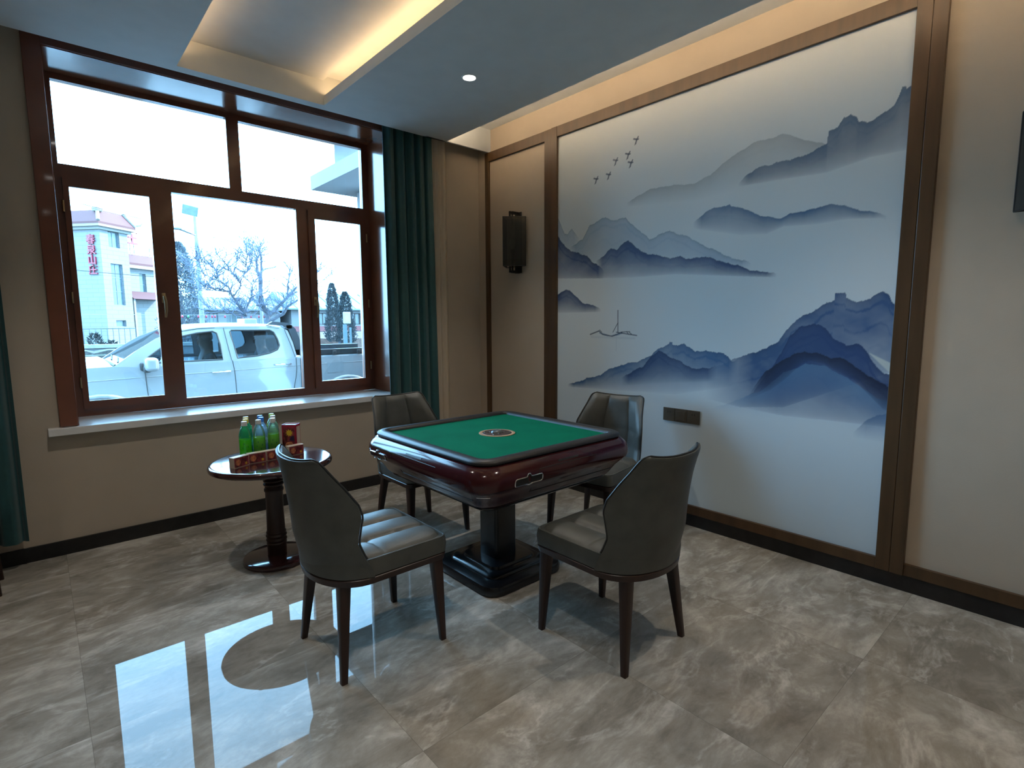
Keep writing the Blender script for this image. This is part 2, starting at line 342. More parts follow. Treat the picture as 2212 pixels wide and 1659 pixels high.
# ------------------------------------------------------------------ mural
LAY = [ # ridge, lower limit, colour, strength, ridge line strength, ridge line width, jaggedness, fade power
    ([(.664, 2.211), (.755, 2.248), (.86, 2.275), (.945, 2.277), (1.06, 2.267), (1.199, 2.251), (1.301, 2.284), (1.396, 2.341), (1.488, 2.383), (1.57, 2.412), (1.614, 2.413), (1.675, 2.41), (1.727, 2.424), (1.792, 2.387), (1.85, 2.356), (1.938, 2.321), (2.003, 2.264)], [(.664, 2.189), (1.218, 2.141), (1.626, 2.171), (2.007, 2.197)], (.24,.30,.34), .52, .22, .02, .005, .9),
    ([(1.483, 2.197), (1.534, 2.237), (1.621, 2.268), (1.717, 2.271), (1.787, 2.267), (1.854, 2.281), (1.918, 2.294), (1.959, 2.312), (1.966, 2.371), (2.006, 2.382), (2.034, 2.423), (2.063, 2.436), (2.094, 2.406), (2.101, 2.384), (2.144, 2.365), (2.198, 2.393), (2.25, 2.419), (2.269, 2.463), (2.28, 2.499), (2.293, 2.495), (2.298, 2.476), (2.315, 2.484), (2.332, 2.497), (2.356, 2.495)], [(1.484, 2.179), (1.746, 2.171), (1.968, 2.161), (2.164, 2.195), (2.376, 2.197)], (.045,.11,.21), .93, .25, .02, .009, .42),
    ([(1.193, 2.011), (1.281, 2.058), (1.33, 2.081), (1.408, 2.078), (1.435, 2.086), (1.449, 2.067), (1.543, 2.04), (1.622, 1.988), (1.733, 1.958), (1.791, 1.975), (1.87, 1.977), (1.935, 1.99), (1.988, 1.993), (2.06, 1.977), (2.122, 1.948), (2.2, 1.92), (2.257, 1.895)], [(1.195, 1.97), (1.51, 1.891), (1.665, 1.878), (1.759, 1.909), (1.929, 1.898), (2.085, 1.904), (2.257, 1.885)], (.04,.13,.27), .88, .3, .012, .006, .6),
    ([(-.001, 2.209), (.069, 2.082), (.104, 2.069), (.149, 2.102), (.229, 2.021)], [(.001, 1.919), (.23, 1.947)], (.16,.29,.45), .5, .5, .008, .008, .5),
    ([(.128, 1.966), (.262, 2.009), (.326, 2.106), (.45, 2.137), (.481, 2.148), (.551, 2.112), (.666, 2.114), (.761, 2.026), (.87, 1.942), (.955, 1.965), (1.021, 1.978), (1.134, 1.936), (1.228, 1.884), (1.348, 1.818), (1.448, 1.769), (1.584, 1.719)], [(.129, 1.823), (.538, 1.79), (.909, 1.775), (1.585, 1.693)], (.16,.29,.45), .62, .65, .008, .009, .5),
    ([(-.015, 2.084), (.034, 2.019), (.105, 1.952), (.185, 1.927), (.241, 1.897), (.307, 1.882), (.372, 1.828), (.478, 1.755)], [(-.013, 1.73), (.479, 1.7)], (.016,.055,.17), .97, .75, .014, .012, .25),
    ([(.394, 1.826), (.475, 1.874), (.535, 1.916), (.595, 1.894), (.651, 1.949), (.689, 1.957), (.745, 1.909), (.801, 1.866), (.908, 1.833), (1.026, 1.801), (1.091, 1.806), (1.155, 1.782), (1.262, 1.789), (1.379, 1.756), (1.492, 1.714), (1.599, 1.677), (1.737, 1.645)], [(.396, 1.705), (.732, 1.691), (1.079, 1.69), (1.521, 1.647), (1.738, 1.627)], (.016,.055,.17), .96, .5, .01, .009, .42),
    ([(-.012, 1.591), (.084, 1.639), (.131, 1.628), (.2, 1.574), (.268, 1.526), (.378, 1.502), (.452, 1.472)], [(-.011, 1.45), (.452, 1.451)], (.016,.055,.17), .96, .5, .012, .006, .5),
    ([(1.321, 1.033), (1.406, 1.101), (1.503, 1.14), (1.596, 1.183), (1.697, 1.213), (1.768, 1.266), (1.801, 1.322), (1.857, 1.383), (1.934, 1.424), (1.975, 1.459), (2.043, 1.486), (2.044, 1.522), (2.095, 1.521), (2.1, 1.49), (2.15, 1.479), (2.208, 1.486), (2.244, 1.517), (2.262, 1.522), (2.291, 1.499), (2.302, 1.472), (2.35, 1.417)], [(1.327, .878), (1.557, .848), (1.812, .878), (2.369, 1.139)], (.022,.085,.23), .97, .6, .014, .009, .22),
    ([(.115, .867), (.299, .926), (.45, .971), (.573, 1.037), (.691, 1.068), (.803, 1.097), (.91, 1.141), (.961, 1.195), (1.045, 1.22), (1.048, 1.237), (1.068, 1.237), (1.072, 1.218), (1.111, 1.215), (1.159, 1.234), (1.207, 1.203), (1.239, 1.176), (1.315, 1.189), (1.403, 1.183), (1.461, 1.158), (1.493, 1.128), (1.53, 1.148)], [(.115, .85), (.556, .864), (1.106, .884), (1.538, .981)], (.035,.12,.28), .95, .55, .012, .009, .55),
    ([(.654, .969), (.749, 1.016), (.841, 1.061), (.893, 1.125), (.962, 1.173), (1.014, 1.16), (1.082, 1.126), (1.131, 1.114), (1.18, 1.08), (1.259, 1.071), (1.349, 1.076), (1.392, 1.1)], [(.655, .905), (.934, .944), (1.396, .996)], (.016,.055,.17), .95, .6, .012, .009, .6),
    ([(1.555, .888), (1.633, .949), (1.728, 1.1), (1.784, 1.191), (1.827, 1.292), (1.882, 1.347), (1.948, 1.363), (2.015, 1.33), (2.049, 1.283), (2.114, 1.25), (2.174, 1.252), (2.215, 1.208), (2.258, 1.143), (2.288, 1.112), (2.335, 1.099), (2.371, 1.096)], [(1.557, .848), (1.815, .827), (2.043, .832), (2.389, .835)], (.015,.055,.18), .96, .6, .016, .009, .32),
    ([(1.36, .811), (1.555, .902), (1.684, .967), (1.802, 1.079), (1.916, 1.136), (2.026, 1.13), (2.187, 1.036), (2.278, .977), (2.381, .944)], [(1.36, .797), (1.692, .785), (2.046, .784), (2.396, .725)], (.12,.26,.45), .62, .05, .02, .006, 1.5),
    ([(1.607, .934), (1.703, 1.085), (1.775, 1.14), (1.844, 1.181), (1.912, 1.208), (1.979, 1.199), (2.045, 1.172), (2.107, 1.181), (2.15, 1.148), (2.182, 1.116), (2.233, 1.086), (2.292, 1.057), (2.376, 1.02)], [(1.608, .907), (1.734, .972), (1.827, 1.056), (1.893, 1.134), (1.937, 1.155), (2.015, 1.141), (2.092, 1.099), (2.155, 1.068), (2.229, .995), (2.3, .923), (2.384, .9)], (.008,.02,.07), .97, .6, .03, .009, .4),
    ([(2.172, .779), (2.236, .87), (2.274, .886), (2.338, .906), (2.383, .922)], [(2.173, .756), (2.394, .747)], (.06,.16,.34), .65, .2, .02, .008, .9),
]
def paint(u, v):
    base = np.zeros(u.shape + (3,)); t = np.clip(v / 2.8, 0, 1)[..., None]
    lo = np.array((0.600, 0.720, 0.800)); hi = np.array((0.74, 0.77, 0.76)); base[:] = lo * (1 - t) + hi * t  # paper runs bluish to creamier upward, painting in the warm light above
    rs = np.random.RandomState(3)
    ph = rs.rand(24) * 6.28
    def nz(x, f0, k): return sum(np.sin(x * f0 * 1.83 ** i + ph[(i + k) % 24]) / 1.5 ** i for i in range(7)) / 2.6
    def n2(x, y, f, k):
        a = np.zeros_like(x)
        for i in range(5):
            g = f * 1.9 ** i; a += np.sin(x * g + ph[(i + k) % 24] + 1.7 * np.sin(y * g * .8 + ph[(i + k + 5) % 24])) * np.cos(y * g * 1.1 + ph[(i + k + 9) % 24] + 1.3 * np.sin(x * g * .6)) / 1.7 ** i
        return a / 1.6
    for i, (R, B, col, a0, e0, ew, jag, pw) in enumerate(LAY):
        R = np.array(R); B = np.array(B); c = np.array(col)
        r = np.interp(u, R[:, 0], R[:, 1]) + jag * (nz(u, 34, i) + .55 * np.abs(nz(u, 160, i + 4)) ** 3); b = np.interp(u, B[:, 0], B[:, 1])
        ew_ = {8: .30, 11: .22, 12: .30, 13: .10}.get(i, .06); ends = np.clip((u - R[0, 0]) / ew_ + (1 if R[0, 0] < .02 else 0), 0, 1) * np.clip((R[-1, 0] - u) / .06 + (1 if R[-1, 0] > 2.3 else 0), 0, 1)
        d = r - v; tt = np.clip(d / np.maximum(r - b, .02), 0, 1.15)
        inside = np.clip(d / .004 + .5, 0, 1)
        wash = n2(u, v, 7.0, i)
        fd = np.clip(1 - tt, 0, 1); body = a0 * (fd ** pw) * (1 + .16 * wash)
        cont = np.exp(-(np.abs(((d + .02 * n2(u, v, 11, i + 3)) * 9.0) % 1.0 - .5) / .07) ** 2) * .22 * e0 * np.clip(1 - tt * 1.2, 0, 1)
        a = inside * np.clip(body + cont, 0, .97) * ends
        base = base * (1 - a[..., None]) + c * a[..., None]
        e = np.exp(-np.maximum(d, 0) / ew) * inside * e0 * ends * (.75 + .25 * nz(u, 20, i + 2))
        e = np.clip(e, 0, 1)[..., None]; dk = c * .35
        base = base * (1 - e) + dk * e
    # pale wedge of mist on the right slope, boat and swallows
    def seg(p, q, w, col, al=1.0):
        nonlocal base
        w = w * 1.25; px_, py_ = q[0] - p[0], q[1] - p[1]; L2 = px_ * px_ + py_ * py_
        t_ = np.clip(((u - p[0]) * px_ + (v - p[1]) * py_) / L2, 0, 1)
        dd = np.hypot(u - p[0] - t_ * px_, v - p[1] - t_ * py_)
        a = np.clip(1.2 - dd / w, 0, 1)[..., None] * al; base = base * (1 - a) + np.array(col) * a
    x_ = np.clip((u - 2.222) / .11, 0, 1)
    wt = 1.214 - .055 * x_; wb = 1.205 - .110 * x_
    a = (np.clip((wt - v) / .006, 0, 1) * np.clip((v - wb) / .006, 0, 1) * (u > 2.222))[..., None] * .85
    base = base * (1 - a) + np.array((.60, .66, .62)) * a
    ink = (.035, .055, .10)
    a = (np.clip(1 - np.abs(u - .545) / .105, 0, 1) > 0) & (v < 1.300 - .25 * (.10 - np.abs(u - .545)).clip(0) ) & (v > 1.268 + 1.9 * (u - .545) ** 2)
    base[a] = base[a] * .35 + np.array((.10, .22, .38)) * .65
    for p, q, w in [((.349, 1.281), (.434, 1.308), .005), ((.434, 1.308), (.47, 1.283), .004), ((.47, 1.283), (.56, 1.270), .004), ((.56, 1.270), (.65, 1.300), .004), ((.610, 1.461), (.613, 1.298), .0038), ((.567, 1.300), (.612, 1.37), .003), ((.60, 1.300), (.78, 1.279), .004), ((.64, 1.302), (.72, 1.306), .003), ((.690, 1.306), (.71, 1.286), .003), ((.715, 1.300), (.735, 1.288), .003), ((.44, 1.316), (.46, 1.300), .003)]: seg(p, q, w, ink)
    seg((.36, 1.262), (.76, 1.258), .008, (.40, .50, .58), .35); seg((.60, 1.26), (.60, 1.16), .004, (.42, .52, .60), .35)
    for bx, by in [(.741, 2.627), (.674, 2.544), (.567, 2.525), (.698, 2.482), (.505, 2.439), (.388, 2.431)]:
        for p, q, w in [((-.020, .014), (.006, .004), .006), ((.006, .004), (.016, .020), .005), ((.004, .006), (-.004, -.020), .006), ((-.004, -.020), (-.012, -.028), .003), ((.002, .004), (.018, .004), .005)]:
            seg((bx + p[0], by + p[1]), (bx + q[0], by + q[1]), w, ink)
    return np.clip(base, 0.004, 1)
def build_mural():
    step = 0.0036
    nu, nv = int((MY1 - MY0) / step), int((MZ1 - MZ0) / step)
    u, v = np.meshgrid(np.linspace(0, MY1 - MY0, nu), np.linspace(MZ0, MZ1, nv), indexing='ij')
    col = paint(u, v)
    co = np.stack([np.full(u.shape, XR - .008), MY1 - u, v], -1).reshape(-1, 3)
    idx = np.arange(nu * nv).reshape(nu, nv)
    q = np.stack([idx[:-1, :-1], idx[:-1, 1:], idx[1:, 1:], idx[1:, :-1]], -1).reshape(-1, 4)
    me = bpy.data.meshes.new('mural'); me.vertices.add(len(co)); me.vertices.foreach_set('co', co.astype(np.float32).ravel())
    me.loops.add(q.size); me.loops.foreach_set('vertex_index', q.astype(np.int32).ravel())
    me.polygons.add(len(q)); me.polygons.foreach_set('loop_start', (np.arange(len(q)) * 4).astype(np.int32)); me.polygons.foreach_set('loop_total', np.full(len(q), 4, np.int32))
    me.update(calc_edges=True)
    at = me.color_attributes.new('ink', 'FLOAT_COLOR', 'POINT')
    c4 = np.ones((len(co), 4), np.float32); c4[:, :3] = col.reshape(-1, 3); at.data.foreach_set('color', c4.ravel())
    m, nt, b = new_mat('ink_wash_wall_covering'); N = nt.nodes; L = nt.links
    b.inputs['Roughness'].default_value = 0.6
    a = N.new('ShaderNodeAttribute'); a.attribute_name = 'ink'; L.new(a.outputs['Color'], b.inputs['Base Color'])
    n2 = N.new('ShaderNodeTexNoise'); n2.inputs['Scale'].default_value = 500; tc = N.new('ShaderNodeTexCoord'); L.new(tc.outputs['Object'], n2.inputs['Vector'])
    bp = N.new('ShaderNodeBump'); bp.inputs['Strength'].default_value = 0.2; bp.inputs['Distance'].default_value = 0.001; L.new(n2.outputs['Fac'], bp.inputs['Height']); L.new(bp.outputs['Normal'], b.inputs['Normal'])
    me.materials.append(m)
    o = link(bpy.data.objects.new('wall_mural_panel', me)); return o
t = thing('ink_landscape_mural', 'large framed blue ink landscape of misty mountains, boat and swallows on the wall', 'mural', (XR - .008, 1.906, MZ0))
mo = build_mural(); mo.name = 'printed_surface'; mo.parent = t; mo.matrix_parent_inverse = Matrix.Translation(-Vector(t.location))
bk = obj('backing_board', box(BM(), XR - .0075, XR - .001, MY0, MY1, MZ0, MZ1), M_white, t); bk.matrix_parent_inverse = Matrix.Translation(-Vector(t.location))

# ------------------------------------------------------------------ curtains
def curtain(name, x0, x1, yc, z0, z1, folds, amp, m, seed, flare=0.0, label='', hook=True, edge=.0):
    rnd = random.Random(seed); ph = [rnd.random() * 6.28 for _ in range(4)]
    t = thing(name, label, 'curtain', ((x0 + x1) / 2, yc, z0))
    nx, nz = int(folds * 18), 26; F = []; xm = (x0 + x1) / 2
    for th in (-.002, .002):
        g = []
        for j in range(nz + 1):
            z = z0 + (z1 - z0) * j / nz; f = 1 - j / nz; row = []
            for i in range(nx + 1):
                s = i / nx; x = x0 + (x1 - x0) * s + (s) * flare * f
                a = 2 * PI * folds * s + .35 * math.sin(ph[0] + 5 * s) + .18 * f * math.sin(ph[1] + 9 * s)
                w = amp * (math.sin(a) + .25 * math.sin(2.3 * a + ph[2])) * (.8 + .2 * math.sin(3 * s + ph[3] + f))
                row.append((x - xm + .3 * amp * math.cos(a), w + th, z - z0))
            g.append(row)
        F.append(g)
    bm = BM(); V = [[[bm.verts.new(p) for p in r] for r in g] for g in F]
    for k in (0, 1):
        for j in range(nz):
            for i in range(nx): bm.faces.new((V[k][j][i], V[k][j][i + 1], V[k][j + 1][i + 1], V[k][j + 1][i]))
    for j in range(nz):
        for i in (0, nx): bm.faces.new((V[0][j][i], V[0][j + 1][i], V[1][j + 1][i], V[1][j][i]))
    for i in range(nx):
        for j in (0, nz): bm.faces.new((V[0][j][i], V[1][j][i], V[1][j][i + 1], V[0][j][i + 1]))
    obj('cloth', bm, m, t, True, 80)
    obj('heading_tape', box(BM(), x0 - xm, x1 - xm, -.006, .006, z1 - z0, z1 - z0 + .03, .002), M_white, t)
    return t
M_sheer = see_through('cream_voile', tint=(.9, .85, .75), ior=1.05, haze=0.92, hcol=(.86, .76, .62), rough=.6)
curtain('curtain', 2.185, 2.640, 4.012, .10, 3.05, 5, .028, M_curt, 4, .03, 'dark teal floor-length curtain gathered at the mural side of the window')
curtain('curtain', -.78, -.115, 4.012, .155, 3.05, 6.5, .028, M_curt, 9, .0, 'dark teal curtain at the frame edge, window side farther from the mural')
curtain('sheer_curtain', 2.655, 2.800, 4.03, .10, 3.05, 2, .012, M_sheer, 5, .0, 'narrow cream sheer curtain between the teal curtain and the room corner')
t = thing('curtain_rail', 'white curtain rail hidden above the dropped ceiling by the window', 'rail', (0.9, 4.02, 3.083))
obj('track', box(BM(), -3.2, 2.2, -.012, .012, 0, .027, .003), M_white, t)

# ------------------------------------------------------------------ wall sconces, sockets
def sconce(y, zc, label):
    t = thing('wall_sconce', label, 'wall lamp', (XR, y, zc), PI, 'smoked glass wall sconces')   # local +x points into the room
    hw, d0, d1, hh = .125, .035, .185, .205
    b = BM()
    # diamond-fronted lantern: plan is a triangle-like kite, ridge towards the room
    plan = [(d0, -hw), (d1, 0), (d0, hw)]
    for (xa, ya) in plan: tube(b, [(xa, ya, -hh), (xa, ya, hh)], .0035, 6)
    for z in (-hh, hh):
        for i in range(3):
            p, q = plan[i], plan[(i + 1) % 3]; tube(b, [(p[0], p[1], z), (q[0], q[1], z)], .0035, 6)
    obj('lantern_frame', b, M_black, t)
    b = BM()
    for i in range(2):
        p, q = plan[i], plan[i + 1]
        prism(b, [(0, -hh), (1, -hh), (1, hh), (0, hh)], lambda u, v, d: (p[0] + (q[0] - p[0]) * u + d, p[1] + (q[1] - p[1]) * u, v), -.001, .001)
    obj('shade', b, M_mesh, t)
    b = BM()
    for s in (-1, 1):
        z = s * (hh + .045)
        box(b, .0, .085, -.011, .011, z - .011, z + .011, .001); box(b, .064, .078, -.011, -.003, min(z, s * (hh - .05)), max(z, s * (hh - .05)))
        box(b, .100, .112, -.006, .006, min(z, s * hh), max(z, s * hh)); box(b, .07, .112, -.007, .007, z - .009, z + .009)
    box(b, .0, .012, -.04, .04, -.26, .26, .002)
    obj('bracket', b, M_black, t)
    b = lathe(BM(), [(.014, -.16), (.014, -.10), (.020, -.098), (.020, -.06), (.012, -.058)], 16, (.075, 0)); obj('lamp_holder', b, M_black, t, True)
    b = lathe(BM(), [(.012, -.058), (.026, -.02), (.028, .01), (.018, .035), (.004, .045)], 16, (.075, 0)); obj('bulb', b, M_white, t, True)
sconce(3.545, 2.065, 'unlit black lantern sconce on the narrow beige panel by the corner')
sconce(.215, 2.045, 'unlit black lantern sconce on the wide beige panel at the frame edge')
def plate_thing(name, y, label, cat, kind):
    t = thing(name, label, cat, (XR - .008, y, .745), PI)
    obj('face_plate', box(BM(), .0, .010, -.0445, .0445, -.045, .045, .002), M_plate, t)
    if kind == 'rocker': obj('rocker', box(BM(), .010, .0135, -.034, .034, -.034, .030, .002), M_plate, t)
    else:
        b = BM()
        for s in (-.0075, .0095): box(b, .0098, .0106, s - .002, s + .002, .012, .022)
        obj('socket_hole', b, M_black, t)
plate_thing('wall_outlet', 2.001, 'square bronze outlet on the mural, nearest the room corner of three plates', 'outlet', 'o')
plate_thing('light_switch', 1.910, 'square bronze rocker switch between two outlets on the mural', 'switch', 'rocker')
plate_thing('wall_outlet', 1.819, 'square bronze outlet on the mural, farthest from the corner of three plates', 'outlet', 'o')

# ------------------------------------------------------------------ dining chairs
def interp(z, zs, vs): return float(np.interp(z, zs, vs))
def build_chair(label):
    t = thing('dining_chair', label, 'chair', (0, 0, 0), 0, 'upholstered chairs round the games table')
    # legs
    for (tx, ty, bx, by) in ((.205, .200, .224, .214), (.205, -.200, .224, -.214), (-.190, .155, -.226, .205), (-.190, -.155, -.226, -.205)):
        b = BM(); rs = []
        for z, f in ((.0, 0), (.003, .01), (.12, .32), (.26, .68), (.378, 1)):
            h = .0125 + .0105 * f; cx = bx + (tx - bx) * f; cy = by + (ty - by) * f
            rs.append(rr(h, h, .004, z, 3, (cx, cy)))
        rings(b, rs); obj('leg', b, M_cwood, t, True)
    def plan(z, ins=0.0, n=18):
        """D-shaped outline: straight front with small corners, rounded back"""
        w = .240 - ins; pts = []
        rf = .035
        for a0, sx in ((-PI / 2, -1), (0, 1)):
            for i in range(5):
                a = a0 + PI / 2 * i / 4; pts.append((.250 - ins - rf + rf * math.cos(a), sx * (w - rf) + rf * math.sin(a), z))
        m = 26; xb = -.280 + ins; xc = -.10
        for i in range(m + 1):
            a = PI / 2 + PI * i / m
            ca, sa = math.cos(a), math.sin(a); e = .96
            pts.append((xc + (xc - xb) * -1 * abs(ca) ** e if ca < 0 else xc, w * math.copysign(abs(sa) ** e, sa) - 0.0, z))
        return pts
    b = BM(); rings(b, [plan(.372, .012), plan(.374, .006), plan(.398, .002), plan(.402, .006)]); obj('seat_frame', b, M_cwood, t, True)
    # seat skirt and crowned cushion with stitched channels
    b = BM(); rings(b, [plan(.402, .010), plan(.406, .002), plan(.440, -.001), plan(.470, .003), plan(.474, .012)]); obj('seat', b, M_leather, t, True)
    b = BM(); n = 44; G = []
    for i in range(n + 1):
        row = []
        for j in range(n + 1):
            s = -1 + 2 * i / n; q = -1 + 2 * j / n
            r_ = max(abs(s), abs(q)); sx, sy = s, q
            l_ = (abs(s) ** 7 + abs(q) ** 7) ** (1 / 7)
            if l_ > 1e-6: sx, sy = s * r_ / l_, q * r_ / l_
            x = (sx * .218 + .022); y = sy * .232
            edge = max(0.0, 1 - r_ ** 6) ** .5
            ch = min(abs(y - .077), abs(y + .077)); cx = abs(x + .055 + .015 * math.cos(13.6 * y)) 
            dip = .016 * math.exp(-(ch / .010) ** 1.3) + .010 * math.exp(-(cx / .009) ** 1.3)
            puff = .012 * abs(math.sin(PI * (y + .231) / .154)) ** .7
            z = .470 + edge * (.016 + puff - dip * (1 if edge > .5 else 2 * edge))
            row.append(b.verts.new((x, y, z)))
        G.append(row)
    for i in range(n):
        for j in range(n): b.faces.new((G[i][j], G[i + 1][j], G[i + 1][j + 1], G[i][j + 1]))
    obj('seat_cushion', b, M_leather, t, True, 80)
    b = BM(); tube(b, plan(.473, .007), .0035, 6, True); obj('seat_piping', b, M_leather, t, True)
    # wrapped backrest shell
    zs = [.402, .44, .47, .50, .55, .60, .655, .70, .77, .82, .85, .868, .879, .885]
    wd = [.243, .245, .246, .244, .240, .244, .250, .245, .225, .212, .206, .201, .193, .176]
    dp = [.178, .172, .160, .150, .142, .152, .166, .160, .125, .095, .078, .068, .060, .050]
    xb = [-.276, -.281, -.287, -.293, -.304, -.308, -.314, -.320, -.330, -.338, -.342, -.345, -.346, -.346]
    phi = 1.22; nu = 48; Z = []
    for k in range(40): Z.append(.402 + (.885 - .402) * (1 - (1 - k / 39) ** 1.35))
    out, inn = [], []
    for z in Z:
        w, d, x0 = interp(z, zs, wd), interp(z, zs, dp), interp(z, zs, xb); ro, ri = [], []
        for i in range(nu + 1):
            u = -1 + 2 * i / nu; a = u * phi
            x = x0 + d * (1 - math.cos(a)) / (1 - math.cos(phi)); y = w * math.sin(a) / math.sin(phi)
            sag = .012 * (1 - u * u) * max(0, (z - .78) / .1)        # top edge rises a little at the corners
            zz = z - (sag if z > .84 else sag * .4)
            ro.append((x, y, zz))
            bul = abs(math.sin(PI * (1.5 * u + 1.5))) ** .55
            f = min(1.0, (1 - abs(u)) * 7) ** .5 * min(1.0, (.886 - z) * 28 + .05) ** .5
            seam = math.exp(-((z - .655) / .006) ** 2)
            th = .016 + f * (.014 + .017 * bul - .008 * seam * 1)
            ri.append((x + th * math.cos(a * .95), y - th * math.sin(a * .95), zz - .001))
        out.append(ro); inn.append(ri)
    b = BM(); VO = [[b.verts.new(p) for p in r] for r in out]; VI = [[b.verts.new(p) for p in r] for r in inn]; m = len(Z)
    for k in range(m - 1):
        for i in range(nu):
            b.faces.new((VO[k][i], VO[k][i + 1], VO[k + 1][i + 1], VO[k + 1][i])); b.faces.new((VI[k][i], VI[k + 1][i], VI[k + 1][i + 1], VI[k][i + 1]))
        b.faces.new((VO[k][0], VO[k + 1][0], VI[k + 1][0], VI[k][0])); b.faces.new((VO[k][nu], VI[k][nu], VI[k + 1][nu], VO[k + 1][nu]))
    for i in range(nu):
        b.faces.new((VO[0][i], VI[0][i], VI[0][i + 1], VO[0][i + 1])); b.faces.new((VO[-1][i], VO[-1][i + 1], VI[-1][i + 1], VI[-1][i]))
    obj('backrest', b, M_leather, t, True, 60)
    rim = []
    k0 = [k for k, z in enumerate(Z) if z > .474][0]
    mid = lambda p, q: tuple((p[i] * .45 + q[i] * .55) for i in range(3))
    for k in range(k0, m): rim.append(mid(out[k][0], inn[k][0]))
    for i in range(1, nu): rim.append(mid(out[-1][i], inn[-1][i]))
    for k in range(m - 1, k0 - 1, -1): rim.append(mid(out[k][nu], inn[k][nu]))
    nb = []
    for i, p in enumerate(rim):                                     # lift the cord just proud of the rim
        q = Vector(p)
        if i < m - k0: q += Vector((.004, -.003, 0))
        elif i >= len(rim) - (m - k0): q += Vector((.004, .003, 0))
        else: q += Vector((0, 0, .003))
        nb.append(q)
    b = BM(); tube(b, nb, .0038, 6); obj('back_piping', b, M_pipe, t, True)
    return t
CH = [((1.005, 2.070), 0.0, 'grey upholstered dining chair seen from behind beside the round side table'),
      ((1.820, 1.395), PI / 2, 'grey upholstered dining chair seen from behind, nearest the framed mural base'),
      ((1.850, 3.015), -PI / 2, 'grey dining chair behind the games table, in front of the teal curtain'),
      ((2.664, 2.186), math.radians(190), 'grey dining chair turned askew between games table and mural')]
first = build_chair(CH[0][2])
first.location = (*CH[0][0], 0); first.rotation_euler = (0, 0, CH[0][1])
for (x, y), rz, lb in CH[1:]:
    c = copy_tree(first); c.location = (x, y, 0); c.rotation_euler = (0, 0, rz); c['label'] = lb

# ------------------------------------------------------------------ mahjong table
TC = (1.850, 2.215)
t = thing('mahjong_table', 'square glossy maroon games table with a green felt top on a pedestal', 'table', (*TC, 0))
sq = lambda lv: [rr(h, h, r, z) for h, r, z in lv]
obj('base', rings(BM(), sq([(.255, .075, 0), (.268, .085, .008), (.270, .085, .036), (.262, .082, .052), (.245, .075, .058), (.205, .06, .062), (.200, .06, .072), (.185, .05, .078), (.150, .04, .080), (.145, .04, .092), (.120, .03, .094)])), M_tblk, t, True)
obj('pedestal_column', rings(BM(), sq([(.075, .018, .090), (.075, .018, .47)])), M_tblk, t, True)
obj('underbody', rings(BM(), sq([(.20, .03, .440), (.225, .035, .445), (.27, .04, .470), (.405, .05, .530), (.43, .06, .545), (.43, .06, .552)])), M_tblk, t, True)
obj('body', rings(BM(), sq([(.425, .06, .550), (.440, .07, .556), (.455, .078, .572), (.468, .085, .592), (.486, .092, .618), (.506, .10, .640), (.526, .11, .660), (.527, .11, .664), (.534, .115, .666), (.539, .118, .682), (.540, .12, .700), (.536, .12, .722), (.525, .115, .742), (.510, .108, .757), (.498, .10, .764), (.47, .08, .766)])), M_body, t, True, 50)
obj('padded_rim', rings(BM(), sq([(.490, .095, .765), (.499, .10, .769), (.501, .10, .776), (.497, .098, .784), (.485, .09, .790), (.465, .075, .792), (.447, .05, .789), (.432, .02, .780), (.430, .015, .768), (.455, .05, .764)]), close=True), M_rim, t, True, 70)
obj('felt_top', rings(BM(), sq([(.4295, .014, .765), (.4295, .014, .7745)])), M_felt, t)
M_tan = mat('tan_control_ring', (0.36, 0.21, 0.10), 0.7, var=.1); M_dk = mat('dark_control_disc', (0.05, 0.022, 0.014), 0.5, var=.3, vscale=40); M_dome = mat('grey_dice_dome', (0.10, 0.11, 0.11), 0.25, var=.6, vscale=60)
cp = obj('control_disc', lathe(BM(), [(.100, .7745), (.100, .7765), (.097, .7775), (.082, .7778), (.081, .7770)], 56), M_tan, t, True)
obj('disc_face', lathe(BM(), [(.081, .7770), (.080, .7782), (.03, .7786)], 48), M_dk, cp, True)
bm = BM(); lathe(bm, [(.034, .7786), (.033, .783), (.026, .789), (.014, .7925), (.003, .7935)], 32); obj('dice_dome', bm, M_dome, cp, True)
for k in range(4):
    a = PI / 4 + k * PI / 2; b = BM(); tube(b, [(.055 * math.cos(a) + .017 * math.cos(q * PI / 9), .055 * math.sin(a) + .017 * math.sin(q * PI / 9), .7792) for q in range(18)], .0017, 6, True); obj('control_button', b, M_plate, cp, True)
